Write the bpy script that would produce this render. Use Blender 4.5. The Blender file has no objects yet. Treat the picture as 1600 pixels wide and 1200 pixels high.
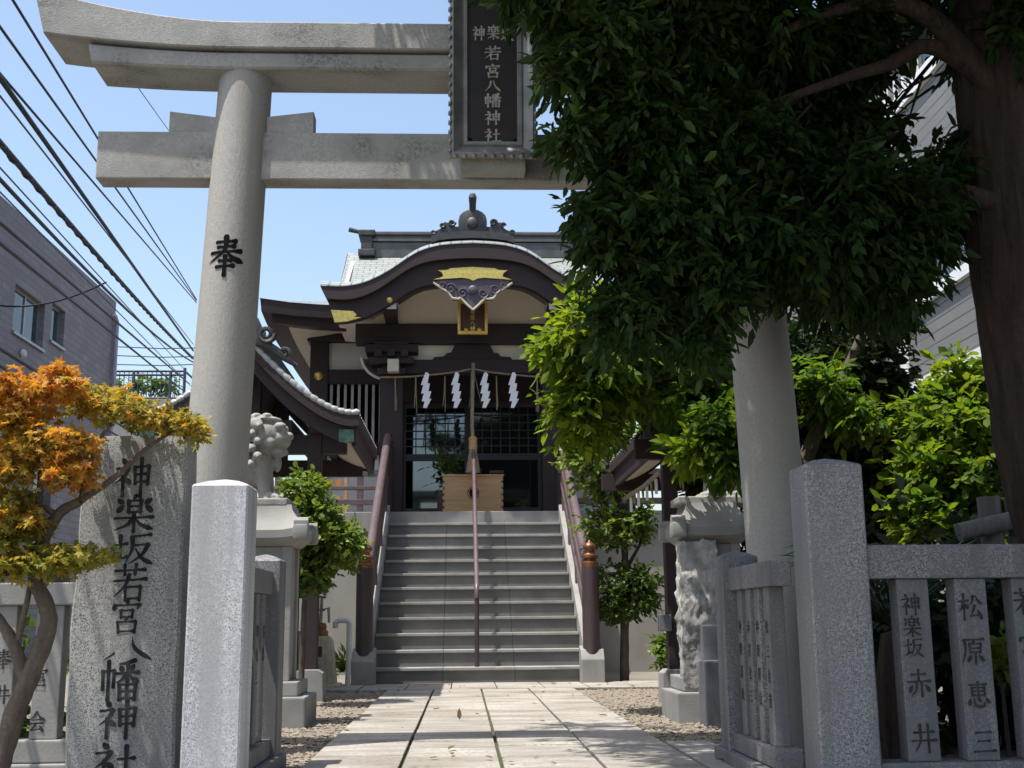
import bpy, bmesh, math, random
import numpy as np
from math import sin, cos, radians, pi, atan2, sqrt
from mathutils import Vector, Matrix, noise as mnoise

random.seed(7)
rng = np.random.default_rng(7)
scene = bpy.context.scene
COL = scene.collection

# ------------------------------------------------------------------ camera
FPX = 1850.0
YAW, PITCH, ROLL = radians(2.43), radians(11.34), radians(0.55)
CAM = Vector((-0.19, 0.0, 0.695))
fw = Vector((sin(YAW) * cos(PITCH), cos(YAW) * cos(PITCH), sin(PITCH)))
r0 = Vector((cos(YAW), -sin(YAW), 0))
u0 = r0.cross(fw)
CR = r0 * cos(ROLL) - u0 * sin(ROLL)
CU = u0 * cos(ROLL) + r0 * sin(ROLL)
cd = bpy.data.cameras.new('camera')
cam = bpy.data.objects.new('camera', cd)
COL.objects.link(cam)
cd.sensor_width = 36.0
cd.lens = FPX / 1600 * 36.0
cd.clip_start = 0.05
cd.clip_end = 3000
M = Matrix((CR, CU, -fw)).transposed().to_4x4()
M.translation = CAM
cam.matrix_world = M
scene.camera = cam

def W(px, py, Y):
    """a pixel of the photograph at the depth Y, as a point of the place"""
    d = fw + CR * ((px - 800) / FPX) + CU * ((600 - py) / FPX)
    return CAM + d * (Y / d.y)

# ------------------------------------------------------------------ light
SUN_D = Vector((0.29, 0.185, -1.0)).normalized()
world = bpy.data.worlds.new('World')
scene.world = world
world.use_nodes = True
nt = world.node_tree
sky = nt.nodes.new('ShaderNodeTexSky')
sky.sky_type = 'NISHITA'
sky.sun_disc = False
sky.sun_elevation = math.asin(-SUN_D.z)
sky.sun_rotation = radians(237)
sky.air_density = 1.3
sky.dust_density = 2.5
sky.ozone_density = 1.0
nt.links.new(sky.outputs[0], nt.nodes['Background'].inputs[0])
nt.nodes['Background'].inputs[1].default_value = 0.15
ld = bpy.data.lights.new('sun', 'SUN')
ld.energy = 4.6
ld.angle = radians(0.5)
ld.color = (1.0, 0.95, 0.87)
sun = bpy.data.objects.new('sun', ld)
sun.rotation_euler = SUN_D.to_track_quat('-Z', 'Y').to_euler()
sun.location = (-3, -2, 20)
COL.objects.link(sun)
vs = scene.view_settings
vs.view_transform = 'Standard'
vs.look = 'None'
vs.exposure = 0.66
vs.gamma = 1.0
vs.use_curve_mapping = False

# ------------------------------------------------------------------ materials
def nodes_of(name):
    m = bpy.data.materials.new(name)
    m.use_nodes = True
    t = m.node_tree
    b = t.nodes['Principled BSDF']
    return m, t, b

def N(t, kind, **kw):
    n = t.nodes.new(kind)
    for k, v in kw.items():
        if k.startswith('i_'):
            n.inputs[k[2:].replace('_', ' ')].default_value = v
        else:
            setattr(n, k, v)
    return n

def mixc(t, fac, a, b, mode='MIX'):
    n = t.nodes.new('ShaderNodeMix')
    n.data_type = 'RGBA'
    n.blend_type = mode
    for idx, v in ((0, fac), (6, a), (7, b)):
        if hasattr(v, 'is_output'):
            t.links.new(v, n.inputs[idx])
        else:
            n.inputs[idx].default_value = v if idx == 0 else (*v, 1) if len(v) == 3 else v
    return n.outputs[2]

def ramp(t, src, lo, hi):
    n = t.nodes.new('ShaderNodeMapRange')
    n.inputs[1].default_value = lo
    n.inputs[2].default_value = hi
    t.links.new(src, n.inputs[0])
    return n.outputs[0]

def coords(t, scale=(1, 1, 1), rand=True):
    tc = t.nodes.new('ShaderNodeTexCoord')
    mp = t.nodes.new('ShaderNodeMapping')
    mp.inputs['Scale'].default_value = scale
    t.links.new(tc.outputs['Object'], mp.inputs[0])
    if rand:
        oi = t.nodes.new('ShaderNodeObjectInfo')
        ml = t.nodes.new('ShaderNodeMath'); ml.operation = 'MULTIPLY'; ml.inputs[1].default_value = 17.0
        t.links.new(oi.outputs['Random'], ml.inputs[0])
        t.links.new(ml.outputs[0], mp.inputs['Location'])
    return mp.outputs[0]

def noise(t, vec, scale, detail=3, rough=0.55):
    n = N(t, 'ShaderNodeTexNoise')
    n.inputs['Scale'].default_value = scale
    n.inputs['Detail'].default_value = detail
    n.inputs['Roughness'].default_value = rough
    t.links.new(vec, n.inputs['Vector'])
    return n.outputs['Fac']

def bump(t, b, h, strength=0.3, dist=0.02):
    n = t.nodes.new('ShaderNodeBump')
    n.inputs['Strength'].default_value = strength
    n.inputs['Distance'].default_value = dist
    t.links.new(h, n.inputs['Height'])
    t.links.new(n.outputs[0], b.inputs['Normal'])

def plain(name, col, rough=0.7, metal=0.0, col2=None, sc=6.0, stretch=(1, 1, 1), bmp=0.0, bsc=60, lo=.38, hi=.66, fine=None, spec=None):
    """a surface with a mottled second colour and a fine grain"""
    m, t, b = nodes_of(name)
    v = coords(t, stretch)
    c2 = col2 or tuple(x * 0.72 for x in col)
    c = mixc(t, ramp(t, noise(t, v, sc, 4), lo, hi), col, c2)
    if fine:
        v2 = coords(t)
        f = ramp(t, noise(t, v2, fine[0], 2), .4, .62)
        c = mixc(t, f, c, tuple(x * fine[1] for x in col))
    t.links.new(c, b.inputs['Base Color'])
    b.inputs['Roughness'].default_value = rough
    b.inputs['Metallic'].default_value = metal
    if spec is not None:
        b.inputs['Specular IOR Level'].default_value = spec
    if bmp:
        bump(t, b, noise(t, v, bsc, 4), bmp, 0.01)
    return m

def granite(name, col, dark, light, scale=140, stain=None, stain_col=None, rough=.62):
    m, t, b = nodes_of(name)
    v = coords(t)
    n1 = noise(t, v, scale, 2, .7)
    n2 = noise(t, v, scale * 2.3, 1, .5)
    c = mixc(t, ramp(t, n1, .47, .58), col, light)
    c = mixc(t, ramp(t, n2, .54, .62), c, dark)
    big = noise(t, v, 2.2, 4)
    c = mixc(t, ramp(t, big, .35, .75), c, tuple(x * .8 for x in col), 'MIX') if stain is None else c
    if not stain:
        stain, stain_col = (7, 7, .7), tuple(x * .62 for x in col)
    if stain:
        vs_ = coords(t, stain)
        s = ramp(t, noise(t, vs_, 1.0, 5, .6), .46, .62)
        mm = t.nodes.new('ShaderNodeMath'); mm.operation = 'MULTIPLY'; mm.inputs[1].default_value = .8
        t.links.new(s, mm.inputs[0])
        c = mixc(t, mm.outputs[0], c, stain_col)
    t.links.new(c, b.inputs['Base Color'])
    b.inputs['Roughness'].default_value = rough
    bump(t, b, n1, .12, .004)
    return m

def wood(name, col, col2, rough=.55, stretch=(14, 14, 1.2)):
    m, t, b = nodes_of(name)
    v = coords(t, stretch)
    n1 = noise(t, v, 1.6, 5, .6)
    c = mixc(t, ramp(t, n1, .35, .68), col, col2)
    t.links.new(c, b.inputs['Base Color'])
    b.inputs['Roughness'].default_value = rough
    bump(t, b, n1, .15, .006)
    return m

def grid_mat(name, axes, bw, rh, col, col2, mortar, ms=.012, rough=.6, off=.5, metal=0, bmp=.4, var=None):
    """bricks, tiles, shingles or siding laid along two of the object's axes"""
    m, t, b = nodes_of(name)
    tc = t.nodes.new('ShaderNodeTexCoord')
    sp = t.nodes.new('ShaderNodeSeparateXYZ')
    t.links.new(tc.outputs['Object'], sp.inputs[0])
    cb = t.nodes.new('ShaderNodeCombineXYZ')
    t.links.new(sp.outputs['XYZ'.index(axes[0])], cb.inputs[0])
    t.links.new(sp.outputs['XYZ'.index(axes[1])], cb.inputs[1])
    br = t.nodes.new('ShaderNodeTexBrick')
    br.offset = off
    br.inputs['Scale'].default_value = 1
    br.inputs['Brick Width'].default_value = bw
    br.inputs['Row Height'].default_value = rh
    br.inputs['Mortar Size'].default_value = ms
    br.inputs['Mortar Smooth'].default_value = .1
    br.inputs['Color1'].default_value = (*col, 1)
    br.inputs['Color2'].default_value = (*col2, 1)
    br.inputs['Mortar'].default_value = (*mortar, 1)
    t.links.new(cb.outputs[0], br.inputs['Vector'])
    c = br.outputs['Color']
    v = coords(t)
    c = mixc(t, ramp(t, noise(t, v, 1.3, 5), .3, .8), c, var or tuple(x * .75 for x in col))
    t.links.new(c, b.inputs['Base Color'])
    b.inputs['Roughness'].default_value = rough
    b.inputs['Metallic'].default_value = metal
    inv = t.nodes.new('ShaderNodeMath'); inv.operation = 'SUBTRACT'; inv.inputs[0].default_value = 1
    t.links.new(br.outputs['Fac'], inv.inputs[1])
    bump(t, b, inv.outputs[0], bmp, .01)
    return m

def leaf_mat(name, stops, trans=0.45, rough=.45, tcol=1.5, spec=.35):
    """leaves: a colour per leaf from the 'tint' of its face, part of the light passes through"""
    m, t, b = nodes_of(name)
    at = N(t, 'ShaderNodeAttribute'); at.attribute_name = 'tint'
    cr = t.nodes.new('ShaderNodeValToRGB')
    e = cr.color_ramp.elements
    e[0].position, e[0].color = stops[0][0], (*stops[0][1], 1)
    e[1].position, e[1].color = stops[-1][0], (*stops[-1][1], 1)
    for p, c in stops[1:-1]:
        k = e.new(p); k.color = (*c, 1)
    t.links.new(at.outputs['Fac'], cr.inputs[0])
    t.links.new(cr.outputs[0], b.inputs['Base Color'])
    b.inputs['Roughness'].default_value = rough
    b.inputs['Specular IOR Level'].default_value = spec
    tr = t.nodes.new('ShaderNodeBsdfTranslucent')
    hs = t.nodes.new('ShaderNodeHueSaturation')
    hs.inputs['Value'].default_value = tcol
    hs.inputs['Saturation'].default_value = 1.1
    hs.inputs['Hue'].default_value = .485
    t.links.new(cr.outputs[0], hs.inputs['Color'])
    t.links.new(hs.outputs[0], tr.inputs[0])
    mx = t.nodes.new('ShaderNodeMixShader')
    mx.inputs[0].default_value = trans
    t.links.new(b.outputs[0], mx.inputs[1])
    t.links.new(tr.outputs[0], mx.inputs[2])
    t.links.new(mx.outputs[0], t.nodes['Material Output'].inputs[0])
    return m

MT = {}
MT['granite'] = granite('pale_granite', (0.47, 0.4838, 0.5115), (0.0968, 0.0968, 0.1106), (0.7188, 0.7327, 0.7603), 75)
MT['granite_shade_grey'] = granite('shade_toned_granite', (0.1633, 0.1633, 0.1733), (0.0446, 0.0446, 0.0495), (0.2772, 0.2772, 0.2871), 80)  # fence granite with the shade put into a darker colour
MT['granite_shaded'] = granite('shaded_pale_granite', (0.2119, 0.2119, 0.2215), (0.0482, 0.0482, 0.053), (0.3564, 0.3564, 0.3708), 75)  # same granite as the left post, darkened to paint the tree shade
MT['stele'] = granite('weathered_granite', (0.319, 0.319, 0.3135), (0.099, 0.099, 0.099), (0.44, 0.44, 0.429), 80, (4, 4, .45), (0.165, 0.165, 0.165))
MT['torii'] = plain('torii_stone', (.345, .335, .31), .78, 0, (.215, .21, .20), 2.0, (1.6, 1.6, .35), .25, 90, .42, .74, (70, .86))
MT['torii_beam'] = plain('torii_beam_stone', (.34, .335, .315), .8, 0, (.15, .148, .14), 1.7, (1.6, 2.5, 1.6), .3, 80, .46, .66, (60, .82))
MT['brown'] = plain('brown_painted_timber', (0.0442, 0.0286, 0.0312), .62, 0, (0.026, 0.0175, 0.0195), 2.2, (1, 1, 3), .12, 40, .3, .7, (30, .75), spec=.3)
MT['rail'] = plain('brown_painted_rail', (0.1215, 0.0855, 0.09), .38, 0, (0.09, 0.0648, 0.0702), 8, (1, 1, 1), .05, 60)
MT['newel'] = plain('newel_paint', (.062, .042, .046), .5, 0, (.042, .029, .032), 6, (3, 3, .5), .1, 30)
MT['cream'] = plain('cream_plaster', (0.7306, 0.6642, 0.5535), .85, 0, (0.6642, 0.6033, 0.4981), 2, (1, 1, .5))
MT['white'] = plain('white_plaster', (0.5661, 0.5661, 0.5585), .8, 0, (0.5049, 0.5049, 0.4973), 2)
MT['soffit'] = plain('soffit_board', (0.558, 0.495, 0.387), .7, 0, (0.468, 0.405, 0.315), 5, (1, 8, 1))
MT['base_wall'] = plain('grey_beige_wall', (0.289, 0.2781, 0.2529), .85, 0, (0.224, 0.2167, 0.1987), 1.5, (1, 1, .6), .1, 60)
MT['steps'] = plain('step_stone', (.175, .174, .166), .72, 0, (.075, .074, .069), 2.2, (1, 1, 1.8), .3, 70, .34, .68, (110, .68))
MT['nosing'] = plain('lit_nosing_stone', (.34, .335, .32), .65, 0, (.19, .185, .17), 3.5, (1, 1, 1), .25, 50, .38, .66, (110, .76))  # lighter than the risers, painting the light on the step edges
MT['slab'] = plain('paving_slab', (.43, .405, .365), .84, 0, (.145, .122, .09), 1.6, (1, 2.6, 1), .4, 40, .36, .66, (45, .60))
MT['joint'] = plain('joint_soil', (.055, .05, .035), .95, 0, (.05, .075, .02), 9)
MT['gravel'] = plain('gravel_bed', (0.168, 0.144, 0.114), .95, 0, (0.096, 0.0816, 0.06), 40, bmp=.5)
MT['ground'] = plain('ground_earth', (.20, .185, .16), .95, 0, (.14, .13, .11), .7)
MT['roof'] = grid_mat('copper_shingles', 'XY', .22, .085, (0.289, 0.3187, 0.306), (0.34, 0.3655, 0.3485), (0.1105, 0.1275, 0.1232), .010, .42, metal=.35)
MT['arch_roof'] = grid_mat('arch_shingles', 'XY', .15, .20, (.46, .48, .47), (.52, .53, .52), (.10, .11, .11), .010, .42, .0, .3)
MT['pav_roof'] = plain('pavilion_roof_tile', (.26, .265, .27), .5, .2, (.18, .185, .19), 3)
MT['dark_tile'] = plain('dark_roof_ornament', (0.0315, 0.0315, 0.035), .5, .2, (0.0525, 0.0525, 0.0525), 12, bmp=.2)
MT['gold'] = plain('gilt_metal', (.72, .52, .13), .38, .85, (.50, .40, .14), 20, bmp=.4, bsc=70)
MT['gilt'] = plain('gilded_paint', (.85, .55, .14), .42, .3, (.62, .38, .08), 20)
MT['patina'] = plain('green_copper', (.11, .24, .19), .6, .3, (.06, .11, .09), 18)
MT['bronze'] = plain('brown_copper', (.26, .11, .055), .4, .55, (.14, .06, .035), 12)
MT['glass'] = plain('door_glass', (.012, .014, .016), .04, 0, (.010, .012, .013), 2, spec=.55)
MT['mirror_glass'] = plain('bright_door_glass', (.13, .145, .16), .03, 1.0, (.11, .125, .14), 2)
MT['win_glass'] = plain('window_glass', (.03, .045, .05), .05, 0, (.02, .03, .035), 1.2, spec=.8)
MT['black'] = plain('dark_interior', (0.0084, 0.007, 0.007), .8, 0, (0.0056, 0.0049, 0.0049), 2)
MT['black_paint'] = plain('black_ink', (.006, .006, .007), .9, 0, (.010, .010, .012), 30, spec=.08)
MT['engrave'] = plain('engraved_ink', (.018, .019, .022), .9, 0, (.05, .05, .052), 22, spec=.1)
MT['engrave_grey'] = plain('engraved_grey', (.028, .028, .03), .9, 0, (.06, .06, .062), 30, spec=.1)
MT['plaque_black'] = plain('plaque_black', (.014, .012, .014), .55, 0, (.024, .02, .022), 5)
MT['plaque_letter'] = plain('plaque_letter', (.44, .41, .37), .6, .1, (.30, .28, .25), 30)
MT['plaque_frame'] = plain('plaque_bronze', (.27, .27, .27), .55, .35, (.17, .18, .18), 8, bmp=.2)
MT['box_wood'] = wood('pale_cedar', (0.45, 0.279, 0.135), (0.342, 0.1935, 0.0855), .5, (1.5, 8, 16))
MT['dark_wood'] = wood('dark_wood', (.10, .05, .03), (.05, .025, .018), .5)
MT['rope'] = plain('straw_rope', (0.288, 0.232, 0.152), .9, 0, (0.176, 0.14, 0.092), 30, bmp=.4)
MT['paper'] = plain('white_paper', (.82, .83, .85), .7, 0, (.76, .77, .80), 6)
MT['lion'] = plain('carved_stone', (0.3276, 0.3206, 0.2997), .8, 0, (0.1952, 0.1917, 0.1812), 7, (1, 1, 1), .35, 60, .42, .68, (80, .8))
MT['rock'] = plain('rough_rock', (0.442, 0.425, 0.3995), .85, 0, (0.221, 0.2125, 0.204), 9, (1, 1, 1), .6, 30, .4, .62)
MT['pale_stone'] = plain('pale_stone', (0.2623, 0.2595, 0.2509), .75, 0, (0.2053, 0.2024, 0.1939), 4, bmp=.15)
MT['dim_stone'] = plain('blue_grey_stone', (0.15, 0.1575, 0.1762), .7, 0, (0.105, 0.1087, 0.1237), 4, bmp=.15)
MT['bark'] = plain('rough_bark', (0.0575, 0.0354, 0.0247), .9, 0, (0.0205, 0.0131, 0.0098), 4, (5, 5, .7), 1.0, 14, .42, .58, (40, .7))
MT['maple_bark'] = plain('maple_bark', (.15, .115, .09), .85, 0, (.07, .052, .04), 9, (3, 3, .8), .6, 30, .4, .65, (60, .7))
MT['thin_bark'] = plain('grey_brown_bark', (.09, .07, .055), .9, 0, (.05, .04, .032), 12, bmp=.5)
MT['prop_wood'] = wood('weathered_log', (.17, .16, .155), (.09, .085, .08), .85)
MT['wire'] = plain('black_cable', (.012, .012, .02), .6, 0, (.02, .02, .03), 3)
MT['thin_wire'] = plain('grey_cable', (.07, .075, .11), .6, 0, (.06, .065, .09), 3)
MT['tilewall'] = grid_mat('purple_grey_tile', 'YZ', .45, .15, (0.1688, 0.1438, 0.15), (0.2375, 0.2063, 0.2125), (0.1063, 0.0938, 0.1), .012, .65, bmp=.2, var=(0.1375, 0.1187, 0.125))
MT['siding'] = grid_mat('grey_siding', 'YZ', 30, .16, (0.1836, 0.1836, 0.1775), (0.1958, 0.1958, 0.1897), (0.0612, 0.0612, 0.0612), .012, .6, bmp=.8)
MT['trim'] = plain('white_trim', (.76, .77, .78), .5, 0, (.70, .71, .72), 3)
MT['metal'] = plain('grey_metal', (.32, .33, .35), .4, .7, (.25, .26, .27), 6)
MT['rust'] = plain('rusty_iron', (.32, .14, .055), .8, .2, (.17, .075, .035), 25, bmp=.3)
MT['lime'] = plain('lime_stone_post', (.52, .46, .34), .85, 0, (.36, .31, .22), 10, (3, 3, 1), .2)
MT['pot_white'] = plain('white_porcelain', (.72, .75, .80), .25, 0, (.66, .70, .76), 6)
MT['dark_leaf'] = leaf_mat('dark_evergreen_leaf', [(0, (0.0114, 0.0277, 0.0081)), (.55, (0.0294, 0.062, 0.0164)), (1, (0.0899, 0.1388, 0.0294))], .25, .55, 1.6, .15)
MT['bright_leaf'] = leaf_mat('sunlit_broad_leaf', [(0, (.028, .066, .012)), (.55, (.068, .130, .018)), (1, (.145, .20, .024))], .5, .62, 1.8, .15)
MT['mid_leaf'] = leaf_mat('mid_green_leaf', [(0, (0.045, 0.0898, 0.0231)), (.6, (0.0898, 0.1539, 0.0321)), (1, (0.1667, 0.2309, 0.0385))], .4, .42, 1.5, .35)
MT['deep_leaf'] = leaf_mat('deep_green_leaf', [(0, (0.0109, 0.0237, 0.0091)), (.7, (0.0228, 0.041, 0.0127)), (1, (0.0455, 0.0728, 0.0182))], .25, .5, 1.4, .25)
MT['maple_leaf'] = leaf_mat('maple_leaf', [(0, (.50, .23, .055)), (.25, (.50, .30, .06)), (.5, (.40, .31, .055)), (.75, (.25, .25, .045)), (1, (.13, .16, .035))], .42, .55, 1.4, .25)

# ------------------------------------------------------------------ mesh helpers
class MB:
    def __init__(s):
        s.bm = bmesh.new()
    def v(s, p):
        return s.bm.verts.new(p)
    def face(s, vs):
        try:
            return s.bm.faces.new(vs)
        except ValueError:
            return None
    def box(s, x0, x1, y0, y1, z0, z1, bev=0.0):
        c = [s.v((x, y, z)) for z in (z0, z1) for y in (y0, y1) for x in (x0, x1)]
        fs = [s.face([c[i] for i in q]) for q in ((0, 2, 3, 1), (4, 5, 7, 6), (0, 1, 5, 4), (2, 6, 7, 3), (0, 4, 6, 2), (1, 3, 7, 5))]
        if bev:
            es = list({e for f in fs for e in f.edges})
            bmesh.ops.bevel(s.bm, geom=es, offset=bev, segments=2, profile=.6, affect='EDGES')
        return s
    def prism(s, poly, plane, a0, a1, bev=0.0):
        def P(u, w, a):
            return {'xz': (u, a, w), 'yz': (a, u, w), 'xy': (u, w, a)}[plane]
        A = [s.v(P(u, w, a0)) for u, w in poly]
        B = [s.v(P(u, w, a1)) for u, w in poly]
        n = len(poly)
        fs = [s.face(A), s.face(B[::-1])]
        for i in range(n):
            fs.append(s.face([A[i], B[i], B[(i + 1) % n], A[(i + 1) % n]]))
        fs = [f for f in fs if f]
        if bev:
            es = list({e for f in fs for e in f.edges})
            bmesh.ops.bevel(s.bm, geom=es, offset=bev, segments=2, profile=.6, affect='EDGES')
        return s
    def loft(s, rings, closed=True, caps=(True, True)):
        R = [[s.v(p) for p in r] for r in rings]
        n = len(R[0])
        for a, b in zip(R, R[1:]):
            for i in range(n if closed else n - 1):
                j = (i + 1) % n
                s.face([a[i], a[j], b[j], b[i]])
        if caps[0]:
            s.face(R[0][::-1])
        if caps[1]:
            s.face(R[-1])
        return s
    def tube(s, pts, rad, n=8, caps=(True, True), wob=0.0):
        pts = [Vector(p) for p in pts]
        if not hasattr(rad, '__len__'):
            rad = [rad] * len(pts)
        rings = []
        up = Vector((0.13, 0.31, 1)).normalized()
        prev = None
        for i, p in enumerate(pts):
            d = (pts[min(i + 1, len(pts) - 1)] - pts[max(i - 1, 0)]).normalized()
            a = prev if prev is not None else d.cross(up)
            a = (a - d * a.dot(d))
            if a.length < 1e-4:
                a = d.cross(Vector((1, 0, 0)))
            a.normalize()
            prev = a
            b = d.cross(a)
            rings.append([p + (a * cos(2 * pi * k / n) + b * sin(2 * pi * k / n)) * rad[i] * (1 + wob * random.uniform(-1, 1)) for k in range(n)])
        return s.loft(rings, True, caps)
    def lathe(s, prof, cx, cy, n=24):
        rings = [[(cx + r * cos(2 * pi * k / n), cy + r * sin(2 * pi * k / n), z) for k in range(n)] for r, z in prof]
        return s.loft(rings)
    def ico(s, c, r, sub=2, mat=None):
        g = bmesh.ops.create_icosphere(s.bm, subdivisions=sub, radius=1.0)
        c = Vector(c)
        for v in g['verts']:
            q = Vector((v.co.x * r[0], v.co.y * r[1], v.co.z * r[2]))
            if mat is not None:
                q = mat @ q
            v.co = c + q
        return s
    def jitter(s, a):
        for v in s.bm.verts:
            v.co += Vector((random.uniform(-a, a), random.uniform(-a, a), random.uniform(-a, a)))
        return s

ORG = {}
def finish(o, parent, org):
    if parent is not None:
        o.parent = parent
    ORG[o.name] = org

def obj(name, mb, mat, parent=None, smooth=None, normals=True):
    """links a mesh builder as ONE mesh object, standing at its base or under its parent"""
    bm = mb.bm
    if normals:
        bmesh.ops.recalc_face_normals(bm, faces=bm.faces)
    if parent is not None:
        org = ORG[parent.name]
    else:
        co = np.array([v.co[:] for v in bm.verts])
        lo, hi = co.min(0), co.max(0)
        org = Vector(((lo[0] + hi[0]) / 2, (lo[1] + hi[1]) / 2, lo[2]))
    bmesh.ops.translate(bm, verts=bm.verts, vec=-org)
    me = bpy.data.meshes.new(name)
    bm.to_mesh(me)
    bm.free()
    me.materials.append(MT[mat] if isinstance(mat, str) else mat)
    if smooth:
        for p in me.polygons:
            p.use_smooth = True
        me.set_sharp_from_angle(angle=radians(smooth))
    o = bpy.data.objects.new(name, me)
    COL.objects.link(o)
    if parent is None:
        o.location = org
    finish(o, parent, org)
    return o

def tag(o, label=None, cat=None, group=None, kind=None):
    if label: o['label'] = label
    if cat: o['category'] = cat
    if group: o['group'] = group
    if kind: o['kind'] = kind
    return o

def thing(name, loc, label, cat, group=None):
    o = bpy.data.objects.new(name, None)
    o.empty_display_size = .2
    COL.objects.link(o)
    o.location = loc
    ORG[o.name] = Vector(loc)
    return tag(o, label, cat, group)

def copy_thing(o, loc, label):
    """a copy of a thing and of each of its parts"""
    c = o.copy()
    COL.objects.link(c)
    c.location = loc
    ORG[c.name] = Vector(loc)
    c['label'] = label
    for ch in [x for x in bpy.data.objects if x.parent == o]:
        k = ch.copy()
        COL.objects.link(k)
        k.parent = c
        ORG[k.name] = Vector(loc)
        for g in [x for x in bpy.data.objects if x.parent == ch]:
            q = g.copy()
            COL.objects.link(q)
            q.parent = k
    return c

def catmull(pts, n=8):
    pts = [np.array(p, float) for p in pts]
    if len(pts) == 2:
        return [pts[0] + (pts[1] - pts[0]) * i / n for i in range(n + 1)]
    P = [2 * pts[0] - pts[1]] + pts + [2 * pts[-1] - pts[-2]]
    out = []
    for i in range(1, len(P) - 2):
        for k in range(n):
            t = k / n
            out.append(.5 * ((2 * P[i]) + (-P[i - 1] + P[i + 1]) * t + (2 * P[i - 1] - 5 * P[i] + 4 * P[i + 1] - P[i + 2]) * t * t + (-P[i - 1] + 3 * P[i] - 3 * P[i + 1] + P[i + 2]) * t ** 3))
    out.append(P[-2])
    return out

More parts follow.
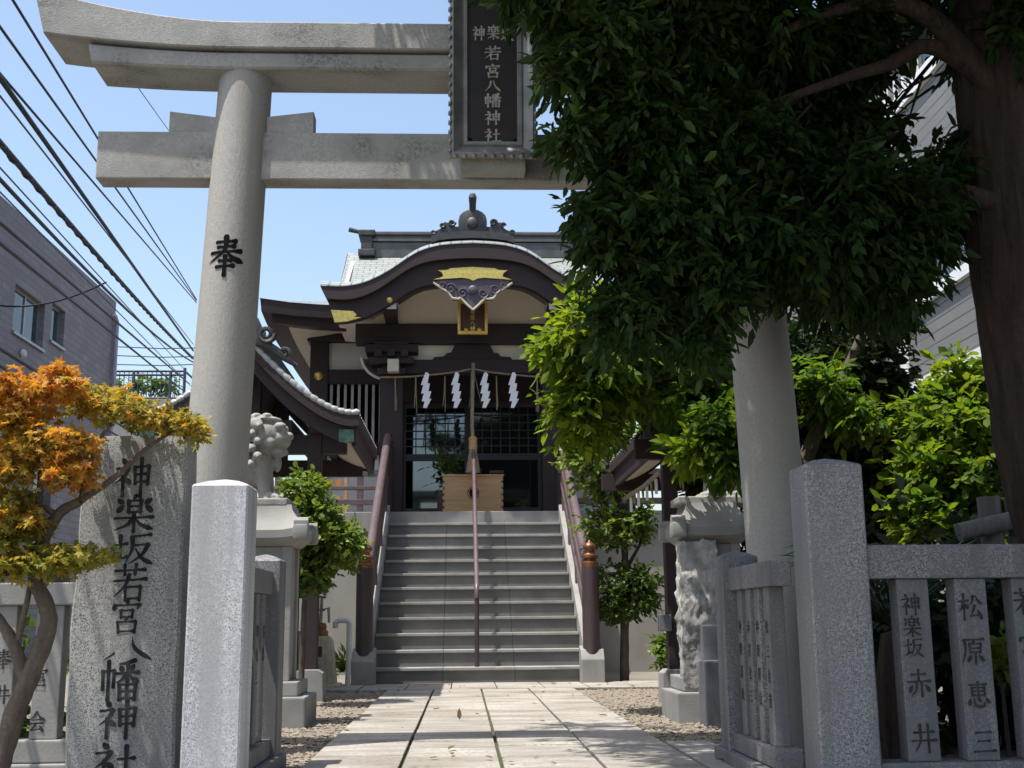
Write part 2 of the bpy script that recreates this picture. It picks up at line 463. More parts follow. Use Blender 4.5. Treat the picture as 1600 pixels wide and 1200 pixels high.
# ------------------------------------------------------------------ brush lettering
# every stroke: kind (h across, v down, p left-falling, n right-falling, d dot, c with corners, g hook) and points on a 100 grid, y down
SHI = [('d', (22, 4), (31, 16)), ('h', (8, 29), (38, 25)), ('p', (38, 26), (28, 46), (5, 66)), ('v', (25, 47), (25, 98)), ('d', (30, 52), (43, 65))]
GL = {
 '神': SHI + [('v', (54, 24), (56, 67)), ('c', (54, 25), (90, 22), (88, 68)), ('h', (56, 43), (86, 41)), ('h', (56, 62), (87, 60)), ('v', (71, 2), (71, 99))],
 '社': SHI + [('h', (54, 44), (90, 41)), ('v', (72, 10), (72, 91)), ('h', (46, 93), (98, 90))],
 '楽': [('p', (53, 0), (46, 12)), ('v', (36, 14), (37, 47)), ('c', (36, 15), (65, 13), (63, 47)), ('h', (38, 30), (62, 29)), ('h', (38, 45), (62, 44)), ('d', (12, 10), (22, 21)), ('d', (24, 27), (12, 45)), ('d', (88, 8), (76, 21)), ('d', (76, 26), (90, 43)), ('h', (6, 62), (94, 58)), ('v', (50, 48), (50, 99)), ('p', (48, 62), (34, 80), (6, 94)), ('n', (52, 62), (68, 80), (95, 92))],
 '坂': [('h', (4, 39), (34, 34)), ('v', (18, 10), (18, 77)), ('h', (3, 85), (36, 71)), ('h', (43, 14), (90, 8)), ('p', (46, 14), (46, 50), (30, 94)), ('h', (50, 39), (84, 36)), ('p', (84, 36), (70, 66), (38, 94)), ('n', (54, 48), (70, 76), (97, 94))],
 '若': [('h', (8, 18), (92, 14)), ('v', (34, 2), (35, 29)), ('v', (66, 0), (63, 28)), ('h', (5, 45), (96, 39)), ('p', (48, 28), (36, 58), (5, 88)), ('v', (38, 60), (39, 97)), ('c', (38, 61), (80, 59), (78, 97)), ('h', (40, 92), (77, 90))],
 '宮': [('d', (47, 0), (53, 11)), ('d', (14, 14), (11, 31)), ('h', (14, 18), (88, 15)), ('p', (88, 15), (79, 31)), ('v', (32, 32), (34, 55)), ('c', (32, 33), (68, 32), (66, 55)), ('h', (34, 52), (66, 51)), ('p', (51, 54), (44, 66)), ('v', (24, 66), (27, 99)), ('c', (24, 67), (78, 65), (75, 99)), ('h', (27, 95), (75, 93))],
 '八': [('p', (40, 20), (32, 55), (3, 90)), ('n', (56, 12), (65, 52), (98, 90))],
 '幡': [('v', (8, 28), (9, 73)), ('c', (8, 29), (36, 27), (35, 67)), ('v', (22, 4), (22, 99)), ('p', (87, 2), (64, 9), (46, 11)), ('d', (50, 16), (57, 27)), ('d', (85, 13), (76, 26)), ('h', (42, 34), (97, 31)), ('v', (69, 9), (69, 54)), ('p', (66, 34), (56, 48), (41, 57)), ('n', (72, 34), (82, 46), (99, 54)), ('v', (50, 60), (51, 98)), ('c', (50, 61), (90, 59), (88, 98)), ('h', (51, 77), (88, 76)), ('v', (69, 60), (69, 95)), ('h', (51, 94), (88, 93))],
 '奉': [('h', (24, 14), (76, 11)), ('h', (28, 27), (73, 24)), ('h', (10, 41), (90, 36)), ('p', (50, 0), (46, 36), (4, 67)), ('n', (52, 38), (70, 54), (98, 65)), ('h', (34, 62), (66, 60)), ('h', (27, 77), (73, 74)), ('v', (50, 50), (50, 100))],
 '赤': [('h', (22, 18), (78, 15)), ('v', (50, 0), (50, 42)), ('h', (5, 44), (96, 41)), ('p', (40, 44), (38, 72), (16, 98)), ('v', (60, 44), (60, 97)), ('d', (22, 58), (11, 80)), ('d', (76, 56), (91, 78))],
 '井': [('h', (12, 32), (88, 29)), ('h', (4, 60), (96, 57)), ('p', (36, 5), (36, 60), (14, 98)), ('v', (66, 3), (66, 99))],
 '松': [('h', (4, 30), (42, 27)), ('v', (24, 2), (24, 99)), ('p', (23, 32), (16, 52), (2, 70)), ('d', (28, 40), (41, 55)), ('p', (62, 10), (58, 30), (45, 47)), ('n', (72, 8), (82, 28), (99, 43)), ('p', (67, 46), (59, 66), (48, 84)), ('h', (48, 85), (86, 80)), ('d', (79, 64), (93, 94))],
 '原': [('h', (10, 8), (95, 5)), ('p', (18, 8), (18, 50), (2, 97)), ('d', (58, 10), (49, 21)), ('v', (36, 22), (37, 54)), ('c', (36, 23), (80, 21), (78, 54)), ('h', (37, 38), (78, 37)), ('h', (37, 52), (78, 51)), ('v', (57, 54), (57, 95)), ('d', (41, 64), (27, 85)), ('d', (72, 64), (89, 84))],
 '恵': [('h', (14, 12), (86, 9)), ('v', (50, 0), (50, 54)), ('v', (24, 22), (25, 53)), ('c', (24, 22), (76, 21), (75, 53)), ('h', (25, 36), (75, 35)), ('h', (25, 51), (75, 50)), ('d', (15, 66), (9, 88)), ('g', (30, 64), (37, 90), (68, 92), (75, 76)), ('d', (47, 59), (56, 73)), ('d', (80, 62), (93, 80))],
 '三': [('h', (18, 16), (80, 13)), ('h', (24, 48), (74, 46)), ('h', (5, 87), (96, 83))],
 '会': [('p', (50, 0), (30, 28), (2, 46)), ('n', (50, 2), (70, 28), (99, 44)), ('h', (30, 41), (70, 38)), ('h', (15, 59), (87, 56)), ('p', (47, 58), (34, 78), (20, 91)), ('h', (20, 91), (76, 84)), ('d', (68, 70), (88, 97))],
}
def wprof(kind, t):
    if kind == 'h': return .72 - .22 * sin(pi * t) + .38 * max(0, (t - .75) / .25)
    if kind == 'v': return 1.05 - .25 * sin(pi * t) - .12 * t
    if kind == 'p': return 1.05 * (1 - t) ** .7 + .12
    if kind == 'n': return .35 + .95 * min(1, t / .8) ** 1.3 if t < .8 else 1.3 - 1.1 * (t - .8) / .2
    if kind == 'd': return .35 + 1.0 * sin(pi * min(1, t * .75 + .05)) ** 1.0
    return .6 + .5 * sin(pi * t) - .4 * max(0, t - .7)

def brush(mb, ch, place, wt=.085):
    """one written character; place(u, v, off) maps -.5..+.5 onto the surface"""
    strokes = []
    for st in GL[ch]:
        if st[0] == 'c':
            strokes += [('h', st[1], st[2]), ('v', st[2], st[3])]
        else:
            strokes.append(st)
    for k, st in enumerate(strokes):
        kind = st[0]
        pts = catmull([(p[0] / 100 - .5, .5 - p[1] / 100) for p in st[1:]], 8 if len(st) == 3 else 6)
        n = len(pts)
        L, R = [], []
        for i, p in enumerate(pts):
            d = pts[min(i + 1, n - 1)] - pts[max(i - 1, 0)]
            d = d / (np.linalg.norm(d) + 1e-9)
            nn = np.array((-d[1], d[0]))
            w = wt * .5 * wprof(kind, i / (n - 1))
            if i == 0:
                p0 = p - d * w * .7
                L.append(p0 + nn * w * .55); R.append(p0 - nn * w * .55)
            L.append(p + nn * w); R.append(p - nn * w)
            if i == n - 1:
                p1 = p + d * w * .6
                L.append(p1 + nn * w * .4); R.append(p1 - nn * w * .4)
        off = .0012 + k * .00022
        lv = [mb.v(place(q[0], q[1], off)) for q in L]
        rv = [mb.v(place(q[0], q[1], off)) for q in R]
        for i in range(len(lv) - 1):
            mb.face([lv[i], rv[i], rv[i + 1], lv[i + 1]])

def flat_place(cx, cz, y, sx, sz, dx=0.0):
    """onto a face that looks to -Y"""
    return lambda u, v, off: (cx + u * sx + dx * v, y - off, cz + v * sz)

# ------------------------------------------------------------------ leaves
def norm(a):
    return a / (np.linalg.norm(a, axis=-1, keepdims=True) + 1e-9)

def leaf_cloud(name, C, D, UPV, length, width, tint, mat, parent, shape='lance', fold=.25):
    """one mesh of separate leaves: base points C, directions D, rough up vectors"""
    n = len(C)
    D = norm(D)
    S = norm(np.cross(D, UPV))
    U = np.cross(S, D)
    ln = length * (1 + .38 * rng.standard_normal(n).clip(-1.5, 1.7))[:, None]
    if shape == 'lance':
        tpl = [(0, 0, 0), (.3, .5, 1), (.68, .38, .8), (1, 0, -.9), (.68, -.38, .8), (.3, -.5, 1)]
        faces = [(0, 1, 2, 3), (0, 3, 4, 5)]
    elif shape == 'oval':
        tpl = [(0, 0, 0), (.22, .42, 1), (.62, .5, .8), (1, 0, -.7), (.62, -.5, .8), (.22, -.42, 1)]
        faces = [(0, 1, 2, 3), (0, 3, 4, 5)]
    else:   # palmate maple leaf
        lob = [(-118, .42), (-62, .80), (0, 1.0), (62, .80), (118, .42)]
        tpl = [(0, 0, 0)]
        for i, (a, r) in enumerate(lob):
            ra = radians(a)
            if i:
                rb = radians((a + lob[i - 1][0]) / 2)
                tpl.append((.30 * cos(rb) + .12, .30 * sin(rb), .3))
            tpl.append((r * .8 * cos(ra) + .12, r * .8 * sin(ra), -.6))
        faces = [(0, i, i + 1) for i in range(1, len(tpl) - 1)]
        faces = [(0, 1, 2), (0, 2, 3, 4), (0, 4, 5, 6), (0, 6, 7, 8), (0, 8, 9)]
    k = len(tpl)
    V = np.zeros((n, k, 3))
    wr = width / length
    for j, (a, b, c) in enumerate(tpl):
        bw = b * wr if shape != 'maple' else b
        V[:, j] = C + (D * a + S * bw + U * c * fold * (wr * .5 if shape != 'maple' else .18)) * ln
    V = V.reshape(-1, 3)
    loops, starts, totals = [], [], []
    base = np.arange(n)[:, None] * k
    fl = [np.array(f) for f in faces]
    per = sum(len(f) for f in fl)
    loops = np.concatenate([base + f[None, :] for f in fl], axis=1).reshape(-1)
    st = np.cumsum([0] + [len(f) for f in fl[:-1]])
    starts = (np.arange(n)[:, None] * per + st[None, :]).reshape(-1)
    if parent is not None:
        org = np.array(ORG[parent.name])
    else:
        lo, hi = V.min(0), V.max(0)
        org = np.array(((lo[0] + hi[0]) / 2, (lo[1] + hi[1]) / 2, lo[2]))
    V = V - org
    me = bpy.data.meshes.new(name)
    me.vertices.add(len(V))
    me.vertices.foreach_set('co', V.astype(np.float32).ravel())
    me.loops.add(len(loops))
    me.loops.foreach_set('vertex_index', loops.astype(np.int32))
    me.polygons.add(len(starts))
    me.polygons.foreach_set('loop_start', starts.astype(np.int32))
    me.update(calc_edges=True)
    at = me.attributes.new('tint', 'FLOAT', 'FACE')
    at.data.foreach_set('value', np.repeat(np.asarray(tint, np.float32).clip(0, 1), len(faces)))
    me.materials.append(MT[mat])
    o = bpy.data.objects.new(name, me)
    COL.objects.link(o)
    if parent is None:
        o.location = org
    finish(o, parent, Vector(org))
    return o

def sprays(blobs, per, leaves, length, droop=.35, spread=.5, shell=.0, flat=.0):
    """twigs scattered through ellipsoids (x, y, z, rx, ry, rz, tint, weight), each twig a row of alternate leaves"""
    Cs, Ds, Us, Ts, TW = [], [], [], [], []
    for b in blobs:
        x, y, z, rx, ry, rz, tnt, wgt = b
        n = max(2, int(per * wgt))
        p = norm(rng.standard_normal((n, 3)))
        rad = (shell + (1 - shell) * rng.random((n, 1))) ** (1 / 2.2)
        # uneven outline
        ph = rng.random(3) * 6
        lump = 1 + .22 * np.sin(p[:, :1] * 4 + ph[0]) * np.cos(p[:, 1:2] * 3.5 + ph[1]) + .16 * np.sin(p[:, 2:] * 6 + ph[2])
        q = p * rad * lump
        c = np.array((x, y, z)) + q * np.array((rx, ry, rz))
        td = norm(p * np.array((1, 1, .6)) + .7 * rng.standard_normal((n, 3)) + np.array((0, 0, -droop)))
        if flat:
            td[:, 2] *= (1 - flat); td = norm(td)
        tw_tint = tnt + .13 * rng.standard_normal(n)
        tl = length * leaves * .34
        for j in range(leaves):
            t = j / max(1, leaves - 1)
            pos = c + td * tl * (t - .5) + np.array((0, 0, -1)) * (t ** 2) * tl * .3 * droop
            side = norm(np.cross(td, np.array((0, 0, 1.0)) + .3 * rng.standard_normal((n, 3)))) * (1 if j % 2 else -1)
            d = td * (.5 + t) + side * (1.1 - .7 * t) * spread * 2 + .35 * rng.standard_normal((n, 3)) + np.array((0, 0, -droop))
            u = np.array((0, 0, 1.0)) + .55 * rng.standard_normal((n, 3))
            Cs.append(pos); Ds.append(d); Us.append(u)
            Ts.append(tw_tint + .13 * rng.standard_normal(n))
    return np.concatenate(Cs), np.concatenate(Ds), np.concatenate(Us), np.concatenate(Ts)

def foliage(name, blobs, per, leaves, length, width, mat, parent, shape='lance', droop=.35, spread=.5, shell=0, flat=0, fold=.25):
    c, d, u, t = sprays(blobs, per, leaves, length, droop, spread, shell, flat)
    return leaf_cloud(name, c, d, u, length, width, t, mat, parent, shape, fold)

def pblob(px, py, Y, rpx, rpy, ry, tint=.5, w=1.0):
    p = W(px, py, Y)
    s = Y / FPX
    return (p.x, p.y, p.z, rpx * s, ry, rpy * s * 1.03, tint, w)

# ================================================================== THE GROUND
g = MB()
nx = 40
for i in range(1):
    a = [g.v(p) for p in ((-900, -900, -.03), (900, -900, -.03), (900, 900, -.03), (-900, 900, -.03))]
    g.face(a)
tag(obj('ground', g, 'ground'), kind='structure')
g = MB()
g.box(-3.4, 3.4, 5.2, 13.9, -.028, -.012)
tag(obj('gravel_bed', g, 'gravel'), kind='structure')
g = MB()
g.box(-.985, .965, 1.0, 12.62, -.011, -.007)
g.box(-2.7, 2.75, 12.62, 13.86, -.011, -.0075)
tag(obj('joint_bed', g, 'joint'), kind='structure')
g = MB()
xs = [-.975, -.492, -.002, .484, .955]
for a, b in zip(xs, xs[1:]):
    y = 1.2 + random.uniform(0, .4)
    while y < 12.5:
        ln = random.uniform(1.1, 1.5)
        y1 = min(y + ln, 12.60)
        if 12.60 - y1 < .4: y1 = 12.60
        dz = random.uniform(-.003, .003)
        g.box(a + .007 + random.uniform(0, .004), b - .007 - random.uniform(0, .004), y, y1 - .006, -.007, .018 + dz, .006)
        y = y1
x = -2.7
while x < 2.6:
    x1 = min(x + random.uniform(.46, .5), 2.75)
    g.box(x, x1 - .012, 12.63, 13.84, -.007, .018 + random.uniform(-.003, .003), .006)
    x = x1
tag(obj('path', g, 'slab'), kind='structure')
g = MB()
g.box(.975, 1.22, 2.5, 7.05, -.012, .012, .006)
tag(obj('path_edging', g, 'base_wall'), kind='structure')
# loose gravel
g = MB()
def pebbles(x0, x1, y0, y1, n):
    for _ in range(n):
        x, y = random.uniform(x0, x1), random.uniform(y0, y1)
        r = random.uniform(.010, .022)
        a = random.uniform(0, 6.3)
        q = [(r, 0), (.2 * r, .8 * r), (-.9 * r, .35 * r), (-.6 * r, -.7 * r), (.5 * r, -.75 * r)]
        h = r * random.uniform(.5, .95)
        lo = [g.v((x + u * cos(a) - w * sin(a), y + u * sin(a) + w * cos(a), -.012 + h * .35)) for u, w in q]
        t = g.v((x + random.uniform(-.3, .3) * r, y + random.uniform(-.3, .3) * r, -.012 + h))
        bt = g.v((x, y, -.02))
        for i in range(5):
            g.face([lo[i], lo[(i + 1) % 5], t])
            g.face([lo[(i + 1) % 5], lo[i], bt])
pebbles(.98, 2.1, 7.0, 12.6, 6500)
pebbles(1.2, 1.7, 6.1, 7.1, 500)
pebbles(-1.9, -.99, 5.4, 12.6, 6500)
MT['pebble'] = plain('gravel_stones', (.31, .265, .21), .9, 0, (.14, .12, .095), 30, (1, 1, 1), 0, 60, .3, .7, (60, .6))
tag(obj('loose_gravel', g, 'pebble'), kind='stuff')

# ================================================================== TORII
tor = thing('torii_gate', (0, 6.74, 0), 'large weathered stone torii spanning the path before the steps, seen from below', 'torii gate')
def pillar(sx):
    m = MB()
    pts, rad = [], []
    for k in range(13):
        t = k / 12
        pts.append((sx * (1.648 - .146 * t), 6.74, -.03 + 3.96 * t))
        rad.append(.188 - .030 * t)
    m.tube(pts, rad, 40)
    return obj('pillar', m, 'torii', tor, smooth=40)
pl = pillar(-1)
pillar(1)
def lift(x, a, x0=1.55, x1=2.68):
    return a * max(0, (abs(x) - x0) / (x1 - x0)) ** 1.8
def beam(name, X, y0, y1, z0, z1, a0, a1, slant, bev):
    m = MB()
    n = 48
    rings = []
    for i in range(n + 1):
        x = -X + 2 * X * i / n
        e = slant * (abs(x) / X) ** 8 * (1 if x > 0 else -1)
        zb, zt = z0 + lift(x, a0), z1 + lift(x, a1)
        rings.append([(x, y0 + bev, zb), (x, y0, zb + bev), (x + e, y0, zt - bev), (x + e, y0 + bev, zt), (x + e, (y0 + y1) / 2, zt + .03), (x + e, y1 - bev, zt), (x + e, y1, zt - bev), (x, y1, zb + bev), (x, y1 - bev, zb)])
    m.loft(rings)
    return obj(name, m, 'torii_beam', tor, smooth=30)
beam('upper_lintel', 2.66, 6.545, 6.96, 4.045, 4.215, .085, .20, .07, .008)
beam('lower_lintel', 2.38, 6.572, 6.91, 3.925, 4.03, .055, .082, .02, .012)
m = MB(); m.box(-2.345, 2.345, 6.67, 6.83, 3.27, 3.565, .008)
obj('tie_beam', m, 'torii_beam', tor)
for sx in (-1, 1):
    for c0, c1, h0, h1 in ((1.935, 1.655, 3.70, 3.665), (1.36, 1.08, 3.67, 3.705)):
        m = MB()
        m.prism([(sx * c0, 3.563), (sx * c1, 3.563), (sx * c1, h1), (sx * c0, h0)], 'xz', 6.685, 6.80, .004)
        obj('wedge', m, 'torii_beam', tor)
# the painted character on the left pillar
m = MB()
cz = W(352, 400, 6.57).z
def cyl_place(u, v, off):
    z = cz + v * .235
    t = (z + .03) / 3.96
    cx, r = -(1.648 - .146 * t), .188 - .030 * t
    ang = atan2(-.30, -1.0) + 0  # centre of the character on the round face
    a = -pi / 2 + (-.03) + u * .215 / r
    return (cx + (r + off + .001) * cos(a), 6.74 + (r + off + .001) * sin(a), z)
brush(m, '奉', cyl_place, .135)
obj('character', m, 'black_paint', pl, normals=False)

# ------------------------------------------------------------------ plaque
def tilt(mb, z0=3.33, k=.12):
    for v in mb.bm.verts:
        v.co.y -= (v.co.z - z0) * k
    return mb
PX0, PX1, PZ0, PZ1, PY = -.262, .238, 3.335, 4.40, 6.47
plq = thing('shrine_plaque', (-.01, 6.5, 3.33), 'tall black name plaque in a scalloped grey frame at the middle of the torii', 'plaque')
m = MB()
def rr(i, y, dz=0):
    return [(PX0 + i, y, PZ0 + i), (PX1 - i, y, PZ0 + i), (PX1 - i, y, PZ1 - i), (PX0 + i, y, PZ1 - i)]
m.loft([rr(.03, PY + .10), rr(0, PY + .03), rr(0, PY - .005), rr(.02, PY - .02), rr(.075, PY + .028), rr(.082, PY + .018), rr(.10, PY + .018), rr(.112, PY + .05)], True, (True, False))
for k in range(19):
    z = PZ0 + .03 + k * (PZ1 - PZ0 - .06) / 18
    for x in (PX0 + .002, PX1 - .002):
        m.ico((x, PY - .004, z), (.015, .022, .020), 1)
for k in range(9):
    x = PX0 + .03 + k * (PX1 - PX0 - .06) / 8
    for z in (PZ0 + .002, PZ1 - .002):
        m.ico((x, PY - .004, z), (.021, .022, .015), 1)
obj('frame', tilt(m), 'plaque_frame', plq, smooth=50)
m = MB()
i = .108
x0, x1, z0, z1, c = PX0 + i, PX1 - i, PZ0 + i, PZ1 - i - .04, .03
m.prism([(x0 + c, z0), (x1 - c, z0), (x1, z0 + c), (x1, z1 - c), (x1 - c, z1), (x0 + c, z1), (x0, z1 - c), (x0, z0 + c)], 'xz', PY + .038, PY + .09)
obj('panel', tilt(m), 'plaque_black', plq)
for ch, px, py in (('神', 748, 50), ('楽', 771, 49), ('坂', 793, 52)):
    p = W(px, py, 6.40)
    m = MB()
    brush(m, ch, flat_place(p.x, p.z, PY + .036, .078, .085), .13)
    obj('character', tilt(m), 'plaque_letter', plq, normals=False)
for ch, py in (('若', 82), ('宮', 108), ('八', 130), ('幡', 152), ('神', 178), ('社', 204)):
    p = W(770, py, 6.42)
    m = MB()
    brush(m, ch, flat_place(p.x, p.z, PY + .036, .098, .083), .125)
    obj('character', tilt(m), 'plaque_letter', plq, normals=False)
m = MB(); m.box(-.2, .18, 6.52, 6.66, 3.28, 3.42, .01)
obj('bracket', m, 'torii_beam', plq)

# ================================================================== GATE POSTS, STELE, FENCES
def post_mesh(x0, x1, y0, y1, z1, pk, bev=.008, z0=-.03):
    m = MB()
    b = bev
    def ring(i, z):
        return [(x0 + i, y0 + b + i, z), (x0 + b + i, y0 + i, z), (x1 - b - i, y0 + i, z), (x1 - i, y0 + b + i, z), (x1 - i, y1 - b - i, z), (x1 - b - i, y1 - i, z), (x0 + b + i, y1 - i, z), (x0 + i, y1 - b - i, z)]
    cx, cy = (x0 + x1) / 2, (y0 + y1) / 2
    w = min(x1 - x0, y1 - y0) / 2
    m.loft([ring(0, z0), ring(0, z1 - b), ring(b * .7, z1), ring(w * .45, z1 + pk * .6), ring(w * .93, z1 + pk)])
    return m
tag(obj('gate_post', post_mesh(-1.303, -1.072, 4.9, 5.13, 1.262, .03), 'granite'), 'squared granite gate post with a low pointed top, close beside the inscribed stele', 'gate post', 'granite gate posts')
tag(obj('gate_post', post_mesh(1.245, 1.492, 4.9, 5.14, 1.335, .035), 'granite_shaded'), 'tallest granite gate post at the corner of the right stone fence, in tree shade', 'gate post', 'granite gate posts')

st = thing('stone_stele', (-1.65, 5.38, 0), 'tall weathered stone tablet with water stains and a column of carved shrine characters', 'stele')
m = MB()
rings = []
nz = 30
for k in range(nz + 1):
    t = k / nz
    z = -.05 + 1.575 * t
    jl = .005 * sin(9 * t + 1) + .003 * sin(23 * t)
    tp = .010 * max(0, (t - .985) / .015) ** 2
    x0, x1, y0, y1 = -1.885 + jl + tp, -1.42 + .003 * sin(17 * t) - tp, 5.30 + .002 * sin(11 * t) + tp, 5.50 - tp
    rings.append([(x0, y0 + .02, z), (x0 + .012, y0, z), (-1.65, y0 - .004, z), (x1 - .012, y0, z), (x1, y0 + .012, z), (x1, y1, z), (-1.65, y1 + .01, z), (x0, y1, z)])
m.loft(rings)
obj('slab', m, 'stele', st, smooth=25)
m = MB()
for ch, px, py, w, h in (('神', 208, 746, 60, 60), ('楽', 210, 803, 66, 54), ('坂', 209, 858, 64, 50), ('若', 203, 911, 54, 54), ('宮', 198, 963, 50, 48), ('八', 200, 1013, 76, 42), ('幡', 187, 1063, 60, 58), ('神', 184, 1124, 62, 54), ('社', 181, 1190, 68, 54)):
    p = W(px, py, 5.296)
    s = 5.3 / FPX
    m = MB()
    brush(m, ch, flat_place(p.x, p.z, 5.296, w * s, h * s * 1.05), .108)
    obj('character', m, 'engrave', st, normals=False)

def fence_front(name, label, xs, w, y0, y1, zr0, zr1, xa, xb, zb, matn, texts, zbase=.0):
    """rail, base and slats of a stone fence along X"""
    f = thing(name, ((xa + xb) / 2, (y0 + y1) / 2, 0), label, 'stone fence', 'stone picket fences round the shrine yard')
    m = MB(); m.box(xa, xb, y0, y1, zr0, zr1, .008); obj('top_rail', m, matn, f)
    m = MB(); m.box(xa, xb, y0 - .01, y1 + .01, zb - .11, zb, .008); obj('bottom_rail', m, matn, f)
    m = MB(); m.box(xa, xb, y0 - .05, y1 + .05, -.03, zb - .113, .008); obj('base', m, matn, f)
    for k, x in enumerate(xs):
        m = MB(); m.box(x, x + w, y0 + .022, y1 - .022, zb + .001, zr0 - .001, .006)
        s = obj('slat', m, matn, f)
        if k < len(texts) and texts[k]:
            for ch, cx, cz_, sz in texts[k]:
                m = MB()
                brush(m, ch, flat_place(cx, cz_, y0 + .021, sz, sz * 1.05), .115)
                obj('character', m, 'engrave_grey', s, normals=False)
    return f
def pc(ch, px, py, Y, sz):
    p = W(px, py, Y)
    return (ch, p.x, p.z, sz)
YR = 4.94
t1 = [pc('神', 1423, 944, YR, .085), pc('楽', 1425, 979, YR, .08), pc('坂', 1429, 1012, YR, .08), pc('赤', 1436, 1068, YR, .105), pc('井', 1444, 1153, YR, .11)]
t2 = [pc('松', 1516, 948, YR, .105), pc('原', 1521, 1018, YR, .105), pc('恵', 1529, 1086, YR, .10), pc('三', 1538, 1159, YR, .10)]
t3 = [pc('若', 1602, 940, YR, .105), pc('宮', 1610, 1010, YR, .105), pc('会', 1620, 1080, YR, .1)]
fence_front('picket_fence', 'shade-toned granite picket fence with carved donor names, right of the tallest gate post', [1.617 + .245 * k for k in range(9)], .135, 4.92, 5.06, .855, .995, 1.493, 3.85, .12, 'granite_shade_grey', [t1, t2, t3])
YL = 6.32
l1 = [pc('宮', 62, 1058, YL, .09), pc('会', 57, 1128, YL, .095)]
l2 = [pc('奉', 5, 1030, YL, .09), pc('井', 2, 1085, YL, .09)]
fence_front('picket_fence', 'pale stone picket fence behind the maple trunk, left of the stele', [-4.3 + .239 * k for k in range(11)], .14, 6.30, 6.44, .80, .915, -4.4, -1.75, .13, 'pale_stone', [None] * 7 + [l2, l1])

def fence_side(label, sx, xa, xb, pxa, pxb, matn, names):
    f = thing('picket_fence', ((xa + xb) / 2, 5.6, 0), label, 'stone fence', 'stone picket fences round the shrine yard')
    y0, y1 = 5.145, 5.93
    m = MB(); m.box(xa, xb, y0, y1, .835, .945, .008); obj('top_rail', m, matn, f)
    m = MB(); m.box(xa - .01, xb + .01, y0, y1, .075, .155, .006); obj('bottom_rail', m, matn, f)
    m = MB(); m.box(xa - .05, xb + .05, y0, 6.2, -.03, .071, .008); obj('base', m, matn, f)
    obj('end_post', post_mesh(pxa, pxb, 5.93, 6.11, 1.005, .03, .006), matn, f)
    xc = (xa + xb) / 2
    for k in range(4):
        yc = y0 + .13 + k * .172
        m = MB(); m.box(xc - .035, xc + .035, yc - .045, yc + .045, .156, .834, .004)
        s = obj('slat', m, matn, f)
        face = xc - sx * .035
        for j, ch in enumerate(names[k]):
            z = .66 - j * .105
            m = MB()
            brush(m, ch, (lambda u, v, off, z=z, yc=yc: (face - sx * off, yc - sx * u * .055, z + v * .06)), .14)
            obj('character', m, 'engrave_grey', s, normals=False)
    return f
fence_side('short granite fence panel of narrow slats running back from the right gate post', 1, 1.13, 1.235, 1.10, 1.285, 'granite_shade_grey', ['松三会若', '井坂原会', '赤宮社三', '神楽恵坂'])
fence_side('short stone fence panel in shade behind the left gate post, with slanting sun streaks', -1, -1.225, -1.12, -1.262, -1.085, 'granite_shade_grey', ['楽会若', '坂井会', '原社三', '宮恵'])

# ================================================================== SHRINE HALL
AX = -0.04
hall = thing('shrine_hall', (AX, 20, 0), 'brown timber shrine hall with a curved gable porch at the top of the steps', 'shrine hall')
# podium
m = MB()
m.box(-3.2 + AX, 3.6, 17.32, 25, -.03, 2.12)
obj('podium_wall', m, 'base_wall', hall)
m = MB()
m.box(-3.35 + AX, 3.75, 17.22, 17.317, 1.98, 2.268, .01)
m.box(-3.35 + AX, 3.75, 17.317, 25.1, 2.121, 2.268, .0)
obj('podium_edge', m, 'pale_stone', hall)
# main body of the hall
m = MB()
for x in (-2.55, -1.32, 1.32, 2.55):
    m.box(AX + x - .15, AX + x + .15, 19.45, 19.75, 2.27, 5.42, .012)
m.box(AX - 2.4, AX - 1.47, 19.5, 19.7, 4.62, 4.86)
m.box(AX + 1.47, AX + 2.4, 19.5, 19.7, 4.62, 4.86)
m.box(AX - 2.75, AX + 2.75, 19.4, 19.8, 5.33, 5.52, .01)
m.box(AX - 2.4, AX - 1.47, 19.52, 19.68, 3.42, 3.62)
m.box(AX + 1.47, AX + 2.4, 19.52, 19.68, 3.42, 3.62)
m.box(AX - 1.17, AX + 1.17, 19.5, 19.7, 4.30, 5.33)
obj('timber_frame', m, 'brown', hall)
m = MB()
for s in (-1, 1):
    a, b = sorted((AX + s * 1.47, AX + s * 2.4))
    m.box(a, b, 19.58, 19.66, 4.861, 5.329)
    m.box(a, b, 19.58, 19.66, 2.27, 3.419)
m.box(AX - 2.62, AX - 2.52, 19.76, 24.9, 2.27, 5.4)
m.box(AX + 2.52, AX + 2.62, 19.76, 24.9, 2.27, 5.4)
m.box(AX - 2.62, AX + 2.62, 24.9, 25.0, 2.27, 5.4)
obj('plaster_wall', m, 'white', hall)
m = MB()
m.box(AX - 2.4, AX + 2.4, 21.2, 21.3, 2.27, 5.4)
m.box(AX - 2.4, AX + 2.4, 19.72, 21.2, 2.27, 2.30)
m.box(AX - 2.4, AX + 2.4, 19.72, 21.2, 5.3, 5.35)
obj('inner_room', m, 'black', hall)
MT['slat_white'] = plain('pale_window_bar', (.42, .42, .43), .7, 0, (.34, .34, .35), 6)
for s in (-1, 1):
    m = MB()
    for k in range(8):
        x = AX + s * (1.53 + k * .117)
        m.box(x - .022, x + .022, 19.57, 19.62, 3.621, 4.619)
    obj('window_bars', m, 'slat_white', hall)
